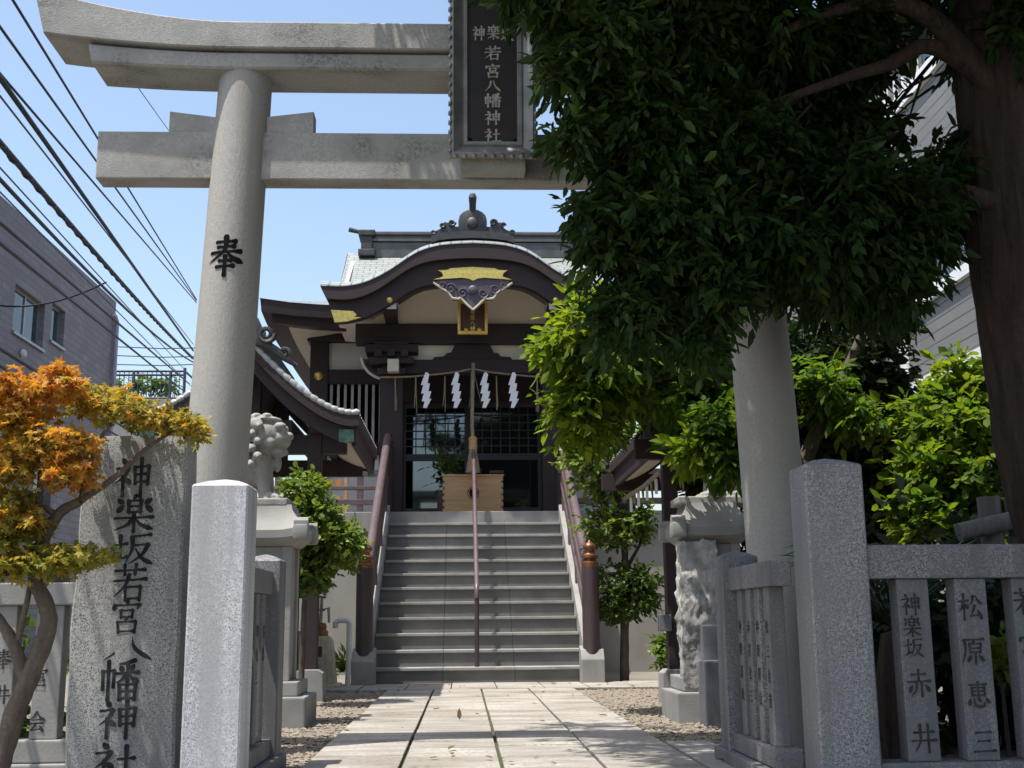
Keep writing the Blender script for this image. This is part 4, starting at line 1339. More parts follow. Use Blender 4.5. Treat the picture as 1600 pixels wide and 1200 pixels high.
for sx, lb in ((-1, 'three-bar brown veranda railing left of the steps, under the pavilion roof'), (1, 'three-bar brown veranda railing right of the steps, behind the clipped tree')):
    a, b = (-3.2, -1.40) if sx < 0 else (1.37, 3.6)
    vr = thing('veranda_railing', ((a + b) / 2, 17.46, 2.27), lb, 'railing', 'veranda railings')
    for z, h in ((2.86, .05), (2.64, .032), (2.43, .045)):
        m = MB(); m.box(a, b, 17.42, 17.50, z - h, z + h, .012); obj('bar', m, 'rail', vr)
    for k in range(2):
        x = (a + .3 if sx < 0 else b - .3) + sx * -1.2 * k * (1 if sx > 0 else -1) * (-1 if sx < 0 else 1) * (1 if sx > 0 else 1)
        x = min(max(x, a + .1), b - .1)
        m = MB(); m.box(x - .045, x + .045, 17.425, 17.495, 2.268, 2.81, .004); obj('post', m, 'rail', vr)
# wooden votive rack
vt = thing('votive_rack', (-2.35, 18.6, 2.27), 'rack of small orange wooden votive tablets on the left veranda', 'votive rack')
m = MB()
for x in (-2.72, -2.02):
    m.box(x - .03, x + .03, 18.57, 18.63, 2.27, 3.08, .004)
for z in (2.50, 2.76, 3.02):
    m.box(-2.69, -2.05, 18.58, 18.62, z - .02, z + .02)
obj('stand', m, 'box_wood', vt)
MT['ema'] = plain('votive_wood', (.50, .22, .06), .6, 0, (.30, .12, .035), 30)
MT['ema_blue'] = plain('votive_blue', (.05, .06, .16), .6, 0, (.09, .08, .15), 10)
for r_, z in enumerate((2.58, 2.84)):
    for k in range(5):
        x = -2.63 + k * .125
        m = MB()
        m.prism([(x - .05, z - .06), (x + .05, z - .06), (x + .05, z + .03), (x, z + .065), (x - .05, z + .03)], 'xz', 18.545, 18.560, .002)
        tag(obj('votive_tablet', m, 'ema_blue' if (r_ == 0 and k in (2, 3)) else 'ema'), ('dark blue' if (r_ == 0 and k in (2, 3)) else 'orange') + ' votive tablet hanging in the ' + ('upper' if r_ else 'lower') + ' row of the rack', 'votive tablet', 'votive tablets on the rack')

# ================================================================== WATER PAVILION AND ITS TWIN
def pavilion(c, hw, y0, y1, ze, zp, posts, label, stone_bases):
    pv = thing('roofed_pavilion', (c, (y0 + y1) / 2, 0), label, 'pavilion', 'small roofed pavilions beside the path')
    n = 16
    def prof(dz=0, k=1.0):
        out = []
        for i in range(-n, n + 1):
            u = abs(i) / n
            out.append((c + hw * k * i / n, ze + (zp - ze) * (1 - u) ** 1.6 + .05 * u ** 6 + dz))
        return out
    top_, low_ = prof(0), prof(-.10)
    m = MB()
    m.loft([[(x, y0, z) for x, z in top_], [(x, y1, z) for x, z in top_]], False, (False, False))
    rows = []
    for k in range(int(hw / .11) * 2 + 1):
        pass
    # raised tile rolls down each slope
    yy = y0 + .05
    while yy < y1:
        m.tube([(x, yy, z - .004) for x, z in top_], .022, 6)
        yy += .15
    obj('roof', m, 'pav_roof', pv, smooth=50)
    m = MB()
    def bnd(a, b, ya, yb):
        m.loft([[(xa, ya, za), (xb, ya, zb), (xb, yb, zb), (xa, yb, za)] for (xa, za), (xb, zb) in zip(a, b)])
    bnd(prof(-.002), prof(-.115), y0 + .01, y1 - .01)
    for ya, yb in ((y0 + .06, y0 + .14), (y1 - .14, y1 - .06)):
        bnd(prof(-.116, .985), prof(-.25, .97), ya, yb)
    for s in (-1, 1):
        xa = c + s * hw * .965
        xa, xb = sorted((xa, xa - s * .04))
        m.box(xa, xb, y0 + .14, y1 - .14, ze - .235, ze - .03)
    obj('eaves', m, 'brown', pv, smooth=30)
    m = MB()
    for s in (-1, 1):
        pts = [(x, z - .232) for x, z in prof(0) if .40 * hw < s * (x - c) < .95 * hw]
        m.loft([[(x, y0 + .15, z) for x, z in pts], [(x, y1 - .15, z) for x, z in pts]], False, (False, False))
    obj('soffit', m, 'soffit', pv)
    for s in (-1, 1):
        xe = c + s * hw * .955
        m = MB()
        m.box(min(xe, xe - s * .14), max(xe, xe - s * .14), y0 + .05, y0 + .062, ze - .215, ze - .095, .003)
        obj('copper_fitting', m, 'patina', pv)
        m = MB()
        m.box(min(xe + s * .02, xe - s * .05), max(xe + s * .02, xe - s * .05), y1 - .10, y1 - .0, ze - .26, ze - .10, .003)
        obj('copper_fitting', m, 'patina', pv)
    m = MB()
    m.box(c - .09, c + .09, y0 + .02, y1 - .02, zp - .02, zp + .13, .01)
    m.tube([(c, y0, zp + .15), (c, y1, zp + .15)], .055, 10)
    obj('ridge', m, 'dark_tile', pv, smooth=40)
    m = MB()
    for s in (-1, 1):
        spiral(m, c + s * .16, zp + .06, .085, y0 - .02, 1.7, .028, -s)
        spiral(m, c + s * .33, zp - .12, .05, y0 - .0, 1.4, .022, s)
        m.tube([(c + s * .05, y0 + .02, zp + .02), (c + s * .25, y0 + .02, zp - .10), (c + s * .45, y0 + .02, zp - .24)], [.06, .05, .02], 8)
    m.prism([(c - .12, zp - .05), (c + .12, zp - .05), (c + .13, zp + .1), (c + .07, zp + .23), (c - .07, zp + .23), (c - .13, zp + .1)], 'xz', y0 - .03, y0 + .06, .01)
    obj('ridge_end_tile', m, 'dark_tile', pv, smooth=40)
    # a rolled tile edge along the front gable
    m = MB()
    for i in range(2 * n):
        (xa, za), (xb, zb) = top_[i], top_[i + 1]
        m.tube([(xa, y0 + .03, za + .012), (xa * .35 + xb * .65, y0 + .03, za * .35 + zb * .65 + .014), (xb, y0 + .03, zb + .006)], [.030, .036, .026], 8)
    obj('verge_tiles', m, MT.setdefault('verge', plain('pale_verge_tile', (.36, .37, .375), .45, .1, (.27, .28, .285), 8)), pv, smooth=50)
    for px_, py_ in posts:
        m = MB(); m.box(px_ - .065, px_ + .065, py_ - .065, py_ + .065, .26, ze - .04, .006)
        obj('post', m, 'brown', pv)
        m = MB(); m.prism([(px_ - .14, -.02), (px_ + .14, -.02), (px_ + .13, .25), (px_ + .09, .28), (px_ - .09, .28), (px_ - .13, .25)], 'xz', py_ - .13, py_ + .13, .008)
        obj('post_base', m, stone_bases, pv)
    xs_ = sorted({p[0] for p in posts}); ys_ = sorted({p[1] for p in posts})
    m = MB()
    for y in ys_:
        m.box(xs_[0] - .3, xs_[-1] + .3, y - .05, y + .05, ze - .28, ze - .10)
        m.box(c - .06, c + .06, y - .05, y + .05, ze - .099, zp - .12)
    for x in xs_:
        m.box(x - .04, x + .04, ys_[0] - .2, ys_[-1] + .2, ze - .099, ze + .02)
    obj('tie_beams', m, 'brown', pv)
    return pv
pavilion(-2.19, 1.035, 10.9, 13.3, 2.56, 3.30, [(-1.60, 11.3), (-2.68, 11.3), (-1.84, 13.1), (-2.68, 13.1)], 'dark timber pavilion with a curved tiled gable roof, left of the steps', 'pale_stone')
pavilion(2.42, .965, 10.2, 13.2, 2.38, 3.05, [(1.645, 10.45), (3.1, 10.45), (2.10, 13.0), (3.1, 13.0)], 'brown roofed pavilion half hidden by leaves, right of the steps', 'pale_stone')
bs = MB()
bs.box(-2.62, -1.9, 11.7, 12.9, 0, .62, .03)
tag(obj('water_basin', bs, 'pale_stone'), 'long stone water basin under the left pavilion roof', 'basin')
rr_ = thing('paper_fringe_rope', (2.3, 10.5, 1.85), 'straw rope with hanging paper and straw strips under the right pavilion roof', 'rope')
m = MB()
m.tube([(1.66, 10.40, 2.02), (2.0, 10.38, 1.97), (2.4, 10.38, 1.96), (3.1, 10.4, 2.02)], .022, 8)
m.tube([(1.60, 10.42, 2.02), (1.58, 11.5, 1.98), (1.60, 13.1, 2.02)], .022, 8)
obj('rope', m, 'rope', rr_)
for k in range(14):
    m = MB()
    x, y = (1.60, 10.6 + k * .28) if k < 8 else (1.75 + (k - 8) * .22, 10.38)
    l = random.uniform(.11, .2)
    if k % 2:
        m.box(x - .014, x + .014, y - .003, y + .003, 1.98 - l, 1.98)
    else:
        m.tube([(x, y, 1.98), (x + .01, y, 1.98 - l)], [.016, .007], 5)
    obj('paper_strip' if k % 2 else 'straw_strip', m, 'paper' if k % 2 else 'rope', rr_)
m = MB(); m.box(1.50, 1.61, 10.36, 10.46, .60, .74, .006)
tag(obj('wall_box', m, 'dim_stone'), 'small grey box fixed to the front post of the right pavilion', 'box')

# ================================================================== GUARDIAN LIONS
def lion(name, ox, oy, oz, s, label, fac):
    m = MB()
    def E(x, y, z, rx, ry=None, rz=None, sub=2):
        ry = ry or rx; rz = rz or rx
        m.ico((fac * x, y, z), (rx, ry, rz), sub)
    E(.05, 0, .45, .145, .135, .125, 3)
    E(.155, 0, .43, .085, .10, .075, 3)
    E(.15, 0, .345, .075, .085, .035)
    E(.225, 0, .455, .032, .045, .03)
    E(.05, 0, .565, .13, .12, .03)
    for q in (-1, 1):
        E(.17, q * .06, .515, .045, .045, .03)
        E(.195, q * .055, .487, .022)
        E(.02, q * .135, .52, .05, .03, .045)
        E(.10, q * .10, .40, .05, .03, .04)
        m.tube([(fac * .03, q * .075, .30), (fac * .07, q * .08, .15), (fac * .085, q * .08, .03)], [.065, .05, .042], 10)
        E(.12, q * .08, .03, .07, .052, .033)
        for t in (-.03, 0, .03):
            E(.175, q * .08 + t, .025, .022, .016, .022, 1)
        E(-.17, q * .085, .12, .13, .07, .125)
        E(-.06, q * .115, .03, .09, .045, .033)
    E(.0, 0, .25, .125, .125, .18, 3)
    E(-.13, 0, .18, .19, .13, .16, 3)
    E(.15, 0, .27, .03, .045, .065)
    # mane of round curls
    for row in range(7):
        z = .25 + row * .052
        k = 7 if row < 6 else 5
        for i in range(k):
            a = radians(62 + (i + (row % 2) * .5) * (236 / k))
            R = .143 + .010 * sin(row * 1.3)
            if row == 6: R = .115
            x, y = .01 + R * cos(a) * .95, R * sin(a) * .98
            E(x, y, z, .036, .036, .029)
            dx, dy = cos(a), sin(a)
            E(x + dx * .026, y + dy * .026, z - .008, .017, .017, .015, 1)
    for i in range(5):
        E(.08 - i * .035, (.07 if i % 2 else -.07), .588, .035, .04, .02)
    # flame tail
    for x, z, r in ((-.28, .12, .05), (-.31, .22, .065), (-.30, .32, .07), (-.27, .41, .05), (-.24, .48, .03)):
        E(x, 0, z, r * .75, r, r * 1.2)
        E(x - .02, .05, z + .02, r * .5, r * .5, r * .9)
        E(x - .02, -.05, z + .02, r * .5, r * .5, r * .9)
    m.box(-.36, .25, -.17, .17, -.04, .015)
    for v in m.bm.verts:
        v.co = Vector((v.co.x * s + ox, v.co.y * s + oy, v.co.z * s + oz))
    bmesh.ops.recalc_face_normals(m.bm, faces=m.bm.faces)
    tmp = bpy.data.meshes.new('tmp'); m.bm.to_mesh(tmp); m.bm.free()
    to = bpy.data.objects.new('tmp', tmp); COL.objects.link(to)
    md = to.modifiers.new('r', 'REMESH'); md.mode = 'VOXEL'; md.voxel_size = .007 * s
    dg = bpy.context.evaluated_depsgraph_get()
    me = bpy.data.meshes.new_from_object(to.evaluated_get(dg))
    bpy.data.objects.remove(to); bpy.data.meshes.remove(tmp)
    b2 = MB(); b2.bm.from_mesh(me); bpy.data.meshes.remove(me)
    bmesh.ops.smooth_vert(b2.bm, verts=b2.bm.verts, factor=.5, use_axis_x=True, use_axis_y=True, use_axis_z=True)
    return tag(obj(name, b2, 'lion', None, smooth=80), label, 'lion statue', 'pair of guardian lion statues')

def pedestal(x, y, label, rough):
    p = thing('lion_pedestal', (x, y, 0), label, 'pedestal', 'pedestals of the guardian lions')
    s = 1 if x > 0 else -1
    m = MB(); m.box(x - .33, x + .33, y - .33, y + .33, -.02, .20, .012); m.box(x - .27, x + .27, y - .27, y + .27, .201, .30, .01)
    obj('base', m, 'pale_stone', p)
    m = MB(); m.box(x - .175, x + .175, y - .175, y + .175, .301, 1.235, .008)
    for q in (-1, 1):
        for w in (-1, 1):
            m.box(x + q * .16 - .035, x + q * .16 + .035, y + w * .16 - .035, y + w * .16 + .035, .301, 1.235, .006)
    obj('shaft', m, 'pale_stone', p)
    if rough:
        m = MB()
        m.ico((x - .13, y - .20, .74), (.16, .10, .56), 6)
        for v in m.bm.verts:
            c = Vector((x - .13, y - .20, .74)); d = v.co - c
            # blocky: push towards a box
            d = Vector((max(-.13, min(.13, d.x * 1.5)), max(-.075, min(.075, d.y * 1.5)), max(-.50, min(.50, d.z * 1.3))))
            q = c + d
            nn = .034 * mnoise.noise(q * 11) + .026 * abs(mnoise.noise(q * 24)) + .014 * mnoise.noise(q * 55)
            v.co = q + d.normalized() * nn
        obj('rough_stone', m, 'rock', p, smooth=60)
    m = MB()
    def sq(w, z, up=0.0):
        out = []
        k = 8
        for (ax, ay, bx_, by_) in ((-1, -1, 1, -1), (1, -1, 1, 1), (1, 1, -1, 1), (-1, 1, -1, -1)):
            for i in range(k):
                t = i / k
                u = -1 + 2 * t
                out.append((x + w * (ax + (bx_ - ax) * t), y + w * (ay + (by_ - ay) * t), z + up * abs(u) ** 4))
        return out
    m.loft([sq(.20, 1.236), sq(.25, 1.27, .01), sq(.285, 1.29, .045), sq(.285, 1.345, .05), sq(.24, 1.40, .02), sq(.19, 1.49), sq(.18, 1.535)])
    for q in (-1, 1):
        for w in (-1, 1):
            # upturned corners with a rounded curl
            cx_, cy_ = x + q * .265, y + w * .265
            m.box(cx_ - .055, cx_ + .055, cy_ - .055, cy_ + .055, 1.275, 1.385, .02)
            m.tube([(cx_ - .05 * 1, cy_, 1.40), (cx_ + .05, cy_, 1.40)], .035, 10)
    obj('roof_cap', m, 'pale_stone', p, smooth=35)
    return p
pedestal(-1.60, 8.75, 'stone pedestal with a roof-shaped cap, left of the path behind the torii', False)
pedestal(1.62, 8.75, 'stone pedestal with a rough rock face, right of the path behind the torii', True)
lion('guardian_lion', -1.72, 8.75, 1.565, 1.08, 'curly-maned stone guardian lion on the left pedestal, facing the path', 1)
lion('guardian_lion', 1.74, 8.75, 1.565, 1.0, 'stone guardian lion half hidden by leaves on the right pedestal', -1)

m = MB()
m.box(1.43, 1.62, 8.12, 8.36, -.02, .42, .012)
m.box(1.47, 1.66, 8.37, 8.44, -.02, .66, .012)
m.box(1.63, 1.80, 8.16, 8.36, -.02, .30, .012)
tag(obj('stepped_stone', m, 'dim_stone'), 'blue-grey stepped stone block in front of the right rock pedestal', 'stone block')
# stone tap post beside the steps
tp = thing('stone_tap_post', (-1.74, 13.3, 0), 'small ochre stone post with a rusty tap on top, left of the steps', 'water tap')
m = MB()
m.loft([[(-1.74 + w * a, 13.3 + w * b, z) for a, b in ((-1, -1), (1, -1), (1, 1), (-1, 1))] for w, z in ((.17, .06), (.165, .10), (.15, .30), (.125, .50), (.09, .56))])
m.box(-1.97, -1.52, 13.08, 13.52, -.02, .055, .02)
obj('stone_body', m, 'lime', tp, smooth=30)
m = MB(); m.box(-1.80, -1.71, 13.155, 13.175, .30, .45, .004); obj('dark_recess', m, 'dark_wood', tp)
m = MB(); m.lathe([(0, .555), (.075, .555), (.08, .60), (.055, .63), (.06, .66), (.045, .70), (0, .70)], -1.74, 13.3, 14)
obj('iron_cap', m, 'rust', tp, smooth=40)
m = MB()
m.tube([(-1.75, 13.28, .64), (-1.74, 13.27, .80), (-1.735, 13.27, .98)], [.022, .018, .018], 8)
m.tube([(-1.74, 13.27, .83), (-1.66, 13.26, .86), (-1.65, 13.25, .70)], [.016, .018, .014], 8)
m.tube([(-1.80, 13.27, .84), (-1.70, 13.27, .84)], .014, 8)
m.tube([(-1.78, 13.26, .985), (-1.69, 13.26, .975)], .016, 8)
m.tube([(-1.77, 13.27, .66), (-1.88, 13.24, .70), (-1.90, 13.23, .62)], [.018, .018, .016], 8)
obj('tap', m, 'metal', tp, smooth=50)
m = MB()
m.tube([(-1.60, 13.45, .64), (-1.60, 13.45, .70), (-1.57, 13.45, .725), (-1.48, 13.45, .725), (-1.45, 13.46, .70), (-1.45, 13.47, .40), (-1.46, 13.48, -.02)], [.03, .032, .03, .03, .032, .028, .028], 10)
m.jitter(.004)
tag(obj('pipe', m, 'white'), 'white lagged water pipe bent over between the tap post and the steps', 'pipe')
m = MB(); m.box(-2.02, -1.88, 12.4, 12.52, -.02, .95, .008)
m.box(-2.05, -1.85, 12.37, 12.55, .95, .99, .008)
tag(obj('dark_post', m, 'black_paint'), 'dark square post standing left of the small tap post', 'post')

# ================================================================== BUILDINGS
def wall_x(mb, x0, x1, ylo, yhi, zlo, zhi, holes):
    """a wall along Y with openings (y0, y1, z0, z1)"""
    ys = sorted({ylo, yhi, *[h[0] for h in holes], *[h[1] for h in holes]})
    zs_ = sorted({zlo, zhi, *[h[2] for h in holes], *[h[3] for h in holes]})
    for a, b in zip(ys, ys[1:]):
        run = None
        for c, d in zip(zs_, zs_[1:]):
            if any(h[0] <= (a + b) / 2 <= h[1] and h[2] <= (c + d) / 2 <= h[3] for h in holes):
                if run: mb.box(x0, x1, a, b, *run); run = None
            else:
                run = (run[0], d) if run else (c, d)
        if run: mb.box(x0, x1, a, b, *run)
def ypx(px, X):
    return (X + .19) / ((px - 723) / FPX)
lb = thing('tiled_building', (-12, 20, 0), 'purple-grey tiled apartment block on the left, its plain side wall in shade', 'building')
XL = -9.0
def zpx(px, py, Y): return W(px, py, Y).z
w1 = (ypx(11, XL), ypx(60, XL)); w2 = (ypx(71, XL), ypx(92, XL)); w3 = (ypx(-25, XL), ypx(27, XL))
H = [(*w1, zpx(36, 533, 23.8), zpx(36, 462, 23.8)), (*w2, zpx(81, 541, 25.6), zpx(81, 483, 25.6)), (*w3, zpx(10, 702, 22.7), zpx(10, 645, 22.7)),
     (24.6, 25.7, 2.2, 4.0)]
YB = ypx(171, XL)
ztop = zpx(171, 472, YB)
m = MB()
wall_x(m, XL - .3, XL, 6, YB, -.03, ztop, H)
m.box(-22, XL - .3, YB - .3, YB, -.03, ztop)
m.box(-22, XL - .3, 6, 6.3, -.03, ztop)
obj('wall', m, 'tilewall', lb)
m = MB(); m.box(-22, XL - .02, 6.05, YB - .05, ztop - .6, ztop - .4); obj('roof', m, 'base_wall', lb)
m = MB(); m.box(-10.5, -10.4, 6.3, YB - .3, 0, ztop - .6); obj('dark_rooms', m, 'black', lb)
for i, h in enumerate(H):
    m = MB()
    y0, y1, z0, z1 = h
    x = XL - .12
    for b in ((y0, y0 + .05, z0, z1), (y1 - .05, y1, z0, z1), (y0 + .05, y1 - .05, z0, z0 + .05), (y0 + .05, y1 - .05, z1 - .05, z1)):
        m.box(x - .04, x + .02, *b)
    if i in (0, 2):
        ymid_ = (y0 + y1) / 2
        m.box(x - .04, x + .02, ymid_ - .03, ymid_ + .03, z0 + .05, z1 - .05)
    m.box(x - .02, XL + .05, y0 - .03, y1 + .03, z0 - .06, z0 - .002)
    w = obj('window', m, 'metal', lb)
    m = MB(); m.box(x - .012, x - .004, y0 + .04, y1 - .04, z0 + .04, z1 - .04)
    obj('pane', m, 'win_glass', w)
    if i in (0, 2):
        m = MB(); m.box(x - .10, x - .06, ymid_, y1 - .05, z0 + .05, z1 - .05)
        obj('curtain', m, MT.setdefault('curtain', plain('pale_curtain', (.35, .42, .45), .8, 0, (.28, .34, .37), 3)), w)
m = MB(); m.tube([(XL + .08, YB - .10, -.03), (XL + .08, YB - .10, ztop - .55), (XL + .08, YB - .35, ztop - .42)], .055, 8)
obj('downpipe', m, MT.setdefault('pipe_paint', plain('mauve_pipe', (.34, .32, .40), .5, 0, (.28, .26, .33), 4)), lb)
m = MB(); m.ico((XL + .05, ypx(27, XL), zpx(27, 552, 23.4)), (.07, .09, .09), 2); obj('vent', m, 'white', lb)
m = MB(); m.box(XL - .05, XL + .02, YB - 3.4, YB - 2.4, 0, 2.3); obj('door', m, 'black', lb)

YT = 36.0
zt0, zt1 = zpx(230, 625, YT), zpx(230, 580, YT)
x0, x1 = W(150, 600, YT).x, W(288, 600, YT).x
tb = thing('terrace_house', ((x0 + x1) / 2, YT + 4, 0), 'low house with a railed roof terrace beyond the tiled block', 'building')
m = MB(); m.box(x0 - 4, x1 + .4, YT - .2, YT + 8, -.03, zt0); obj('wall', m, 'pale_stone', tb)
m = MB()
for z in (zt1, zt1 - .12, zt0 + .06):
    m.tube([(x0, YT, z), (x1, YT, z)], .035, 6)
k = 0
x = x0
while x < x1:
    m.tube([(x, YT, zt0), (x, YT, zt1)], .05 if k % 8 == 0 else .014, 5)
    x += .14; k += 1
m.tube([(x1, YT, zt1), (x1, YT + 3, zt1)], .035, 6)
m.tube([(x1, YT, zt0), (x1, YT, zt1 + .1)], .05, 6)
obj('terrace_railing', m, MT.setdefault('rail_metal', plain('dark_railing', (.06, .065, .085), .5, .3, (.04, .045, .06), 5)), tb)
for i, (px, py, r, lbl) in enumerate(((185, 604, 12, 'small'), (214, 603, 13, 'middle'), (243, 600, 15, 'tallest'), (262, 603, 13, 'bushy'))):
    b = pblob(px, py, YT + 1, r, r * .95, .3, .5, 1)
    tp_ = thing('terrace_plant', (b[0], b[1], zt0), f'{lbl} green plant behind the far roof terrace railing', 'plant', 'plants on the far roof terrace')
    foliage('leaves', [b], 40, 6, .17, .06, 'mid_leaf', tp_)
    m = MB(); m.lathe([(0, zt0), (.14, zt0), (.18, zt0 + .22), (0, zt0 + .22)], b[0], b[1], 10); obj('pot', m, 'rust', tp_)

# the grey building on the right
XR = 6.2
YR1 = ypx(1438, XR)
rb = thing('sided_building', (10, 13, 0), 'tall grey sided building with white trim behind the trees on the right', 'building')
zs0 = zpx(1450, 600, YR1 - .3)
zw0 = zpx(1512, 441, ypx(1512, XR))
RH = []
for z0, z1 in ((zw0, zw0 + 1.25), (zw0 + 3.0, zw0 + 4.3)):
    for y0 in (9.6, 11.7, 13.9):
        RH.append((y0, y0 + 1.55, z0, z1))
zu = zpx(1445, 112, 16.2)
RH.append((15.55, 16.25, zu - .55, zu + .45))
m = MB(); wall_x(m, XR, XR + .25, 6, YR1, zs0, zw0 + 6.5, RH)
m.box(XR + .25, 16, YR1 - .25, YR1, zs0, zw0 + 6.5)
obj('siding', m, 'siding', rb)
m = MB(); m.box(XR - .06, XR + .3, 6, YR1 + .05, zs0 - .30, zs0 - .002)
m.box(XR - .04, XR + .1, YR1 - .20, YR1 + .02, zs0, zw0 + 6.4)
m.box(XR - .05, XR + .3, 6, YR1 + .05, zw0 + 6.5, zw0 + 6.8)
for z in (zw0 - .16, zw0 + 3.0 - .16, zu - .72):
    m.box(XR - .07, XR + .03, 6, YR1 - .21, z, z + .15)
obj('trim', m, 'trim', rb)
m = MB(); m.box(XR + .05, 16, 6.1, YR1 - .02, -.03, zs0 - .301); obj('lower_wall', m, 'base_wall', rb)
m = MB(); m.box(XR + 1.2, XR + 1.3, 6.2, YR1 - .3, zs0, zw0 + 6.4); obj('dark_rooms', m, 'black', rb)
for h in RH:
    y0, y1, z0, z1 = h
    m = MB(); x = XR + .10
    for b in ((y0, y0 + .06, z0, z1), (y1 - .06, y1, z0, z1), (y0 + .06, y1 - .06, z0, z0 + .06), (y0 + .06, y1 - .06, z1 - .06, z1), ((y0 + y1) / 2 - .03, (y0 + y1) / 2 + .03, z0 + .06, z1 - .06)):
        m.box(x - .05, x + .05, *b)
    w = obj('window', m, 'trim', rb)
    m = MB(); m.box(x + .0, x + .008, y0 + .05, y1 - .05, z0 + .05, z1 - .05); obj('pane', m, 'win_glass', w)
m = MB(); m.box(XR + .6, 16, YR1 + .06, 26, -.03, zw0 + 5.2); obj('rear_wing', m, 'siding', rb)
m = MB()
for z in (zs0 + .2, zw0 + 2.6):
    m.box(XR + .5, XR + .62, YR1 + .3, 25.9, z, z + .2)
obj('rear_trim', m, 'trim', rb)

# ================================================================== WIRES
def wire(p0, p1, r, label, mat='wire', Y0=8.0, Y1=27.0, sag=.0, group='overhead wires left of the torii', twist=False):
    a, b = W(*p0, Y0), W(*p1, Y1)
    d = (b - a)
    a = a - d * .45
    n = 40
    pts = []
    for i in range(n + 1):
        t = i / n
        p = a.lerp(b, t)
        p.z -= sag * 4 * t * (1 - t)
        pts.append(p)
    r *= .8
    m = MB(); m.tube(pts, r, 6)
    if twist:
        q = []
        for i in range(400):
            t = i / 399
            p = a.lerp(b, t); p.z -= sag * 4 * t * (1 - t)
            w = i * .9
            q.append(p + Vector((cos(w) * r * .9, 0, sin(w) * r * .9 - r * .3)))
        m.tube(q, r * .4, 4)
    return tag(obj('power_line', m, mat), label, 'wire', group)
wire((20, 0), (307, 468), .014, 'thin black wire, uppermost of those meeting behind the left torii pillar')
wire((0, 42), (307, 470), .014, 'thin black wire just under the uppermost one left of the torii')
wire((0, 115), (307, 473), .013, 'thin black wire, lowest of the three meeting high on the torii pillar')
wire((0, 122), (302, 548), .026, 'thick black cable crossing the sky from the left edge to the torii pillar')
wire((0, 150), (302, 538), .010, 'faint thin wire beside the thick sky cable', 'thin_wire')
wire((0, 200), (302, 560), .030, 'thickest black cable bundle wrapped with a spiral tie, over the tiled block', twist=True, sag=.12)
wire((0, 222), (302, 566), .020, 'black cable sagging just below the spiral-wrapped bundle', sag=.3)
wire((0, 262), (300, 590), .008, 'faint grey wire above the tiled block roof edge', 'thin_wire')
wire((0, 300), (300, 605), .008, 'faint grey wire skimming the tiled block roof edge', 'thin_wire')
wire((0, 348), (296, 600), .017, 'dark cable crossing in front of the tiled block windows, upper of two')
wire((0, 380), (296, 618), .017, 'dark cable crossing in front of the tiled block windows, lower of two')
wire((0, 545), (300, 735), .017, 'dark cable low across the tiled block behind the maple, upper one')
wire((0, 572), (300, 750), .013, 'thin cable low across the tiled block behind the maple, lower one')
for k, (ya, yb) in enumerate(((541, 543), (555, 556), (569, 568))):
    a, b = W(165, ya, 33), W(340, yb, 33)
    m = MB(); m.tube([a, a.lerp(b, .5) - Vector((0, 0, .05)), b], .016, 5)
    tag(obj('power_line', m, 'thin_wire'), ('highest', 'middle', 'lowest')[k] + ' of three level wires above the far roof terrace', 'wire', 'level wires over the terrace')
a, b = W(-40, 470, 22), W(166, 441, 20.5)
m = MB(); cp = [a.lerp(b, i / 12) - Vector((0, 0, .25 * 4 * (i / 12) * (1 - i / 12))) for i in range(13)]
m.tube(cp, .016, 6)
tag(obj('power_line', m, 'wire'), 'drop cable curving from the spiral bundle to the tiled block', 'wire')
a, b = W(218, 140, 20), W(268, 210, 26)
m = MB(); m.tube([a - (b - a) * .8, b + (b - a) * 3.9], .009, 5)
tag(obj('power_line', m, 'thin_wire'), 'hair-thin wire seen between the two torii beams, left of the pillar', 'wire')
# the pole the wires run to
pp = W(352, 560, 27.2)
up = thing('utility_pole', (pp.x, pp.y, 0), 'grey utility pole carrying the wires, hidden behind the left torii pillar', 'utility pole')
m = MB(); m.tube([(pp.x, pp.y, -.03), (pp.x, pp.y, 9.6)], [.16, .11], 16); obj('pole', m, 'base_wall', up, smooth=50)
m = MB()
for z in (8.6, 7.0):
    m.box(pp.x - .55, pp.x + .45, pp.y - .12, pp.y - .02, z, z + .1)
obj('cross_arm', m, 'metal', up)

# ================================================================== TREES AND PLANTS
def branch(px_pts, Y, r0_, r1_, n=10, dy=None):
    P = [W(px, py, Y if dy is None else Y + dy[i]) for i, (px, py) in enumerate(px_pts)]
    c = [tuple(p) for p in catmull([tuple(p) for p in P], 6)]
    k = len(c)
    return c, [r0_ + (r1_ - r0_) * i / (k - 1) for i in range(k)]

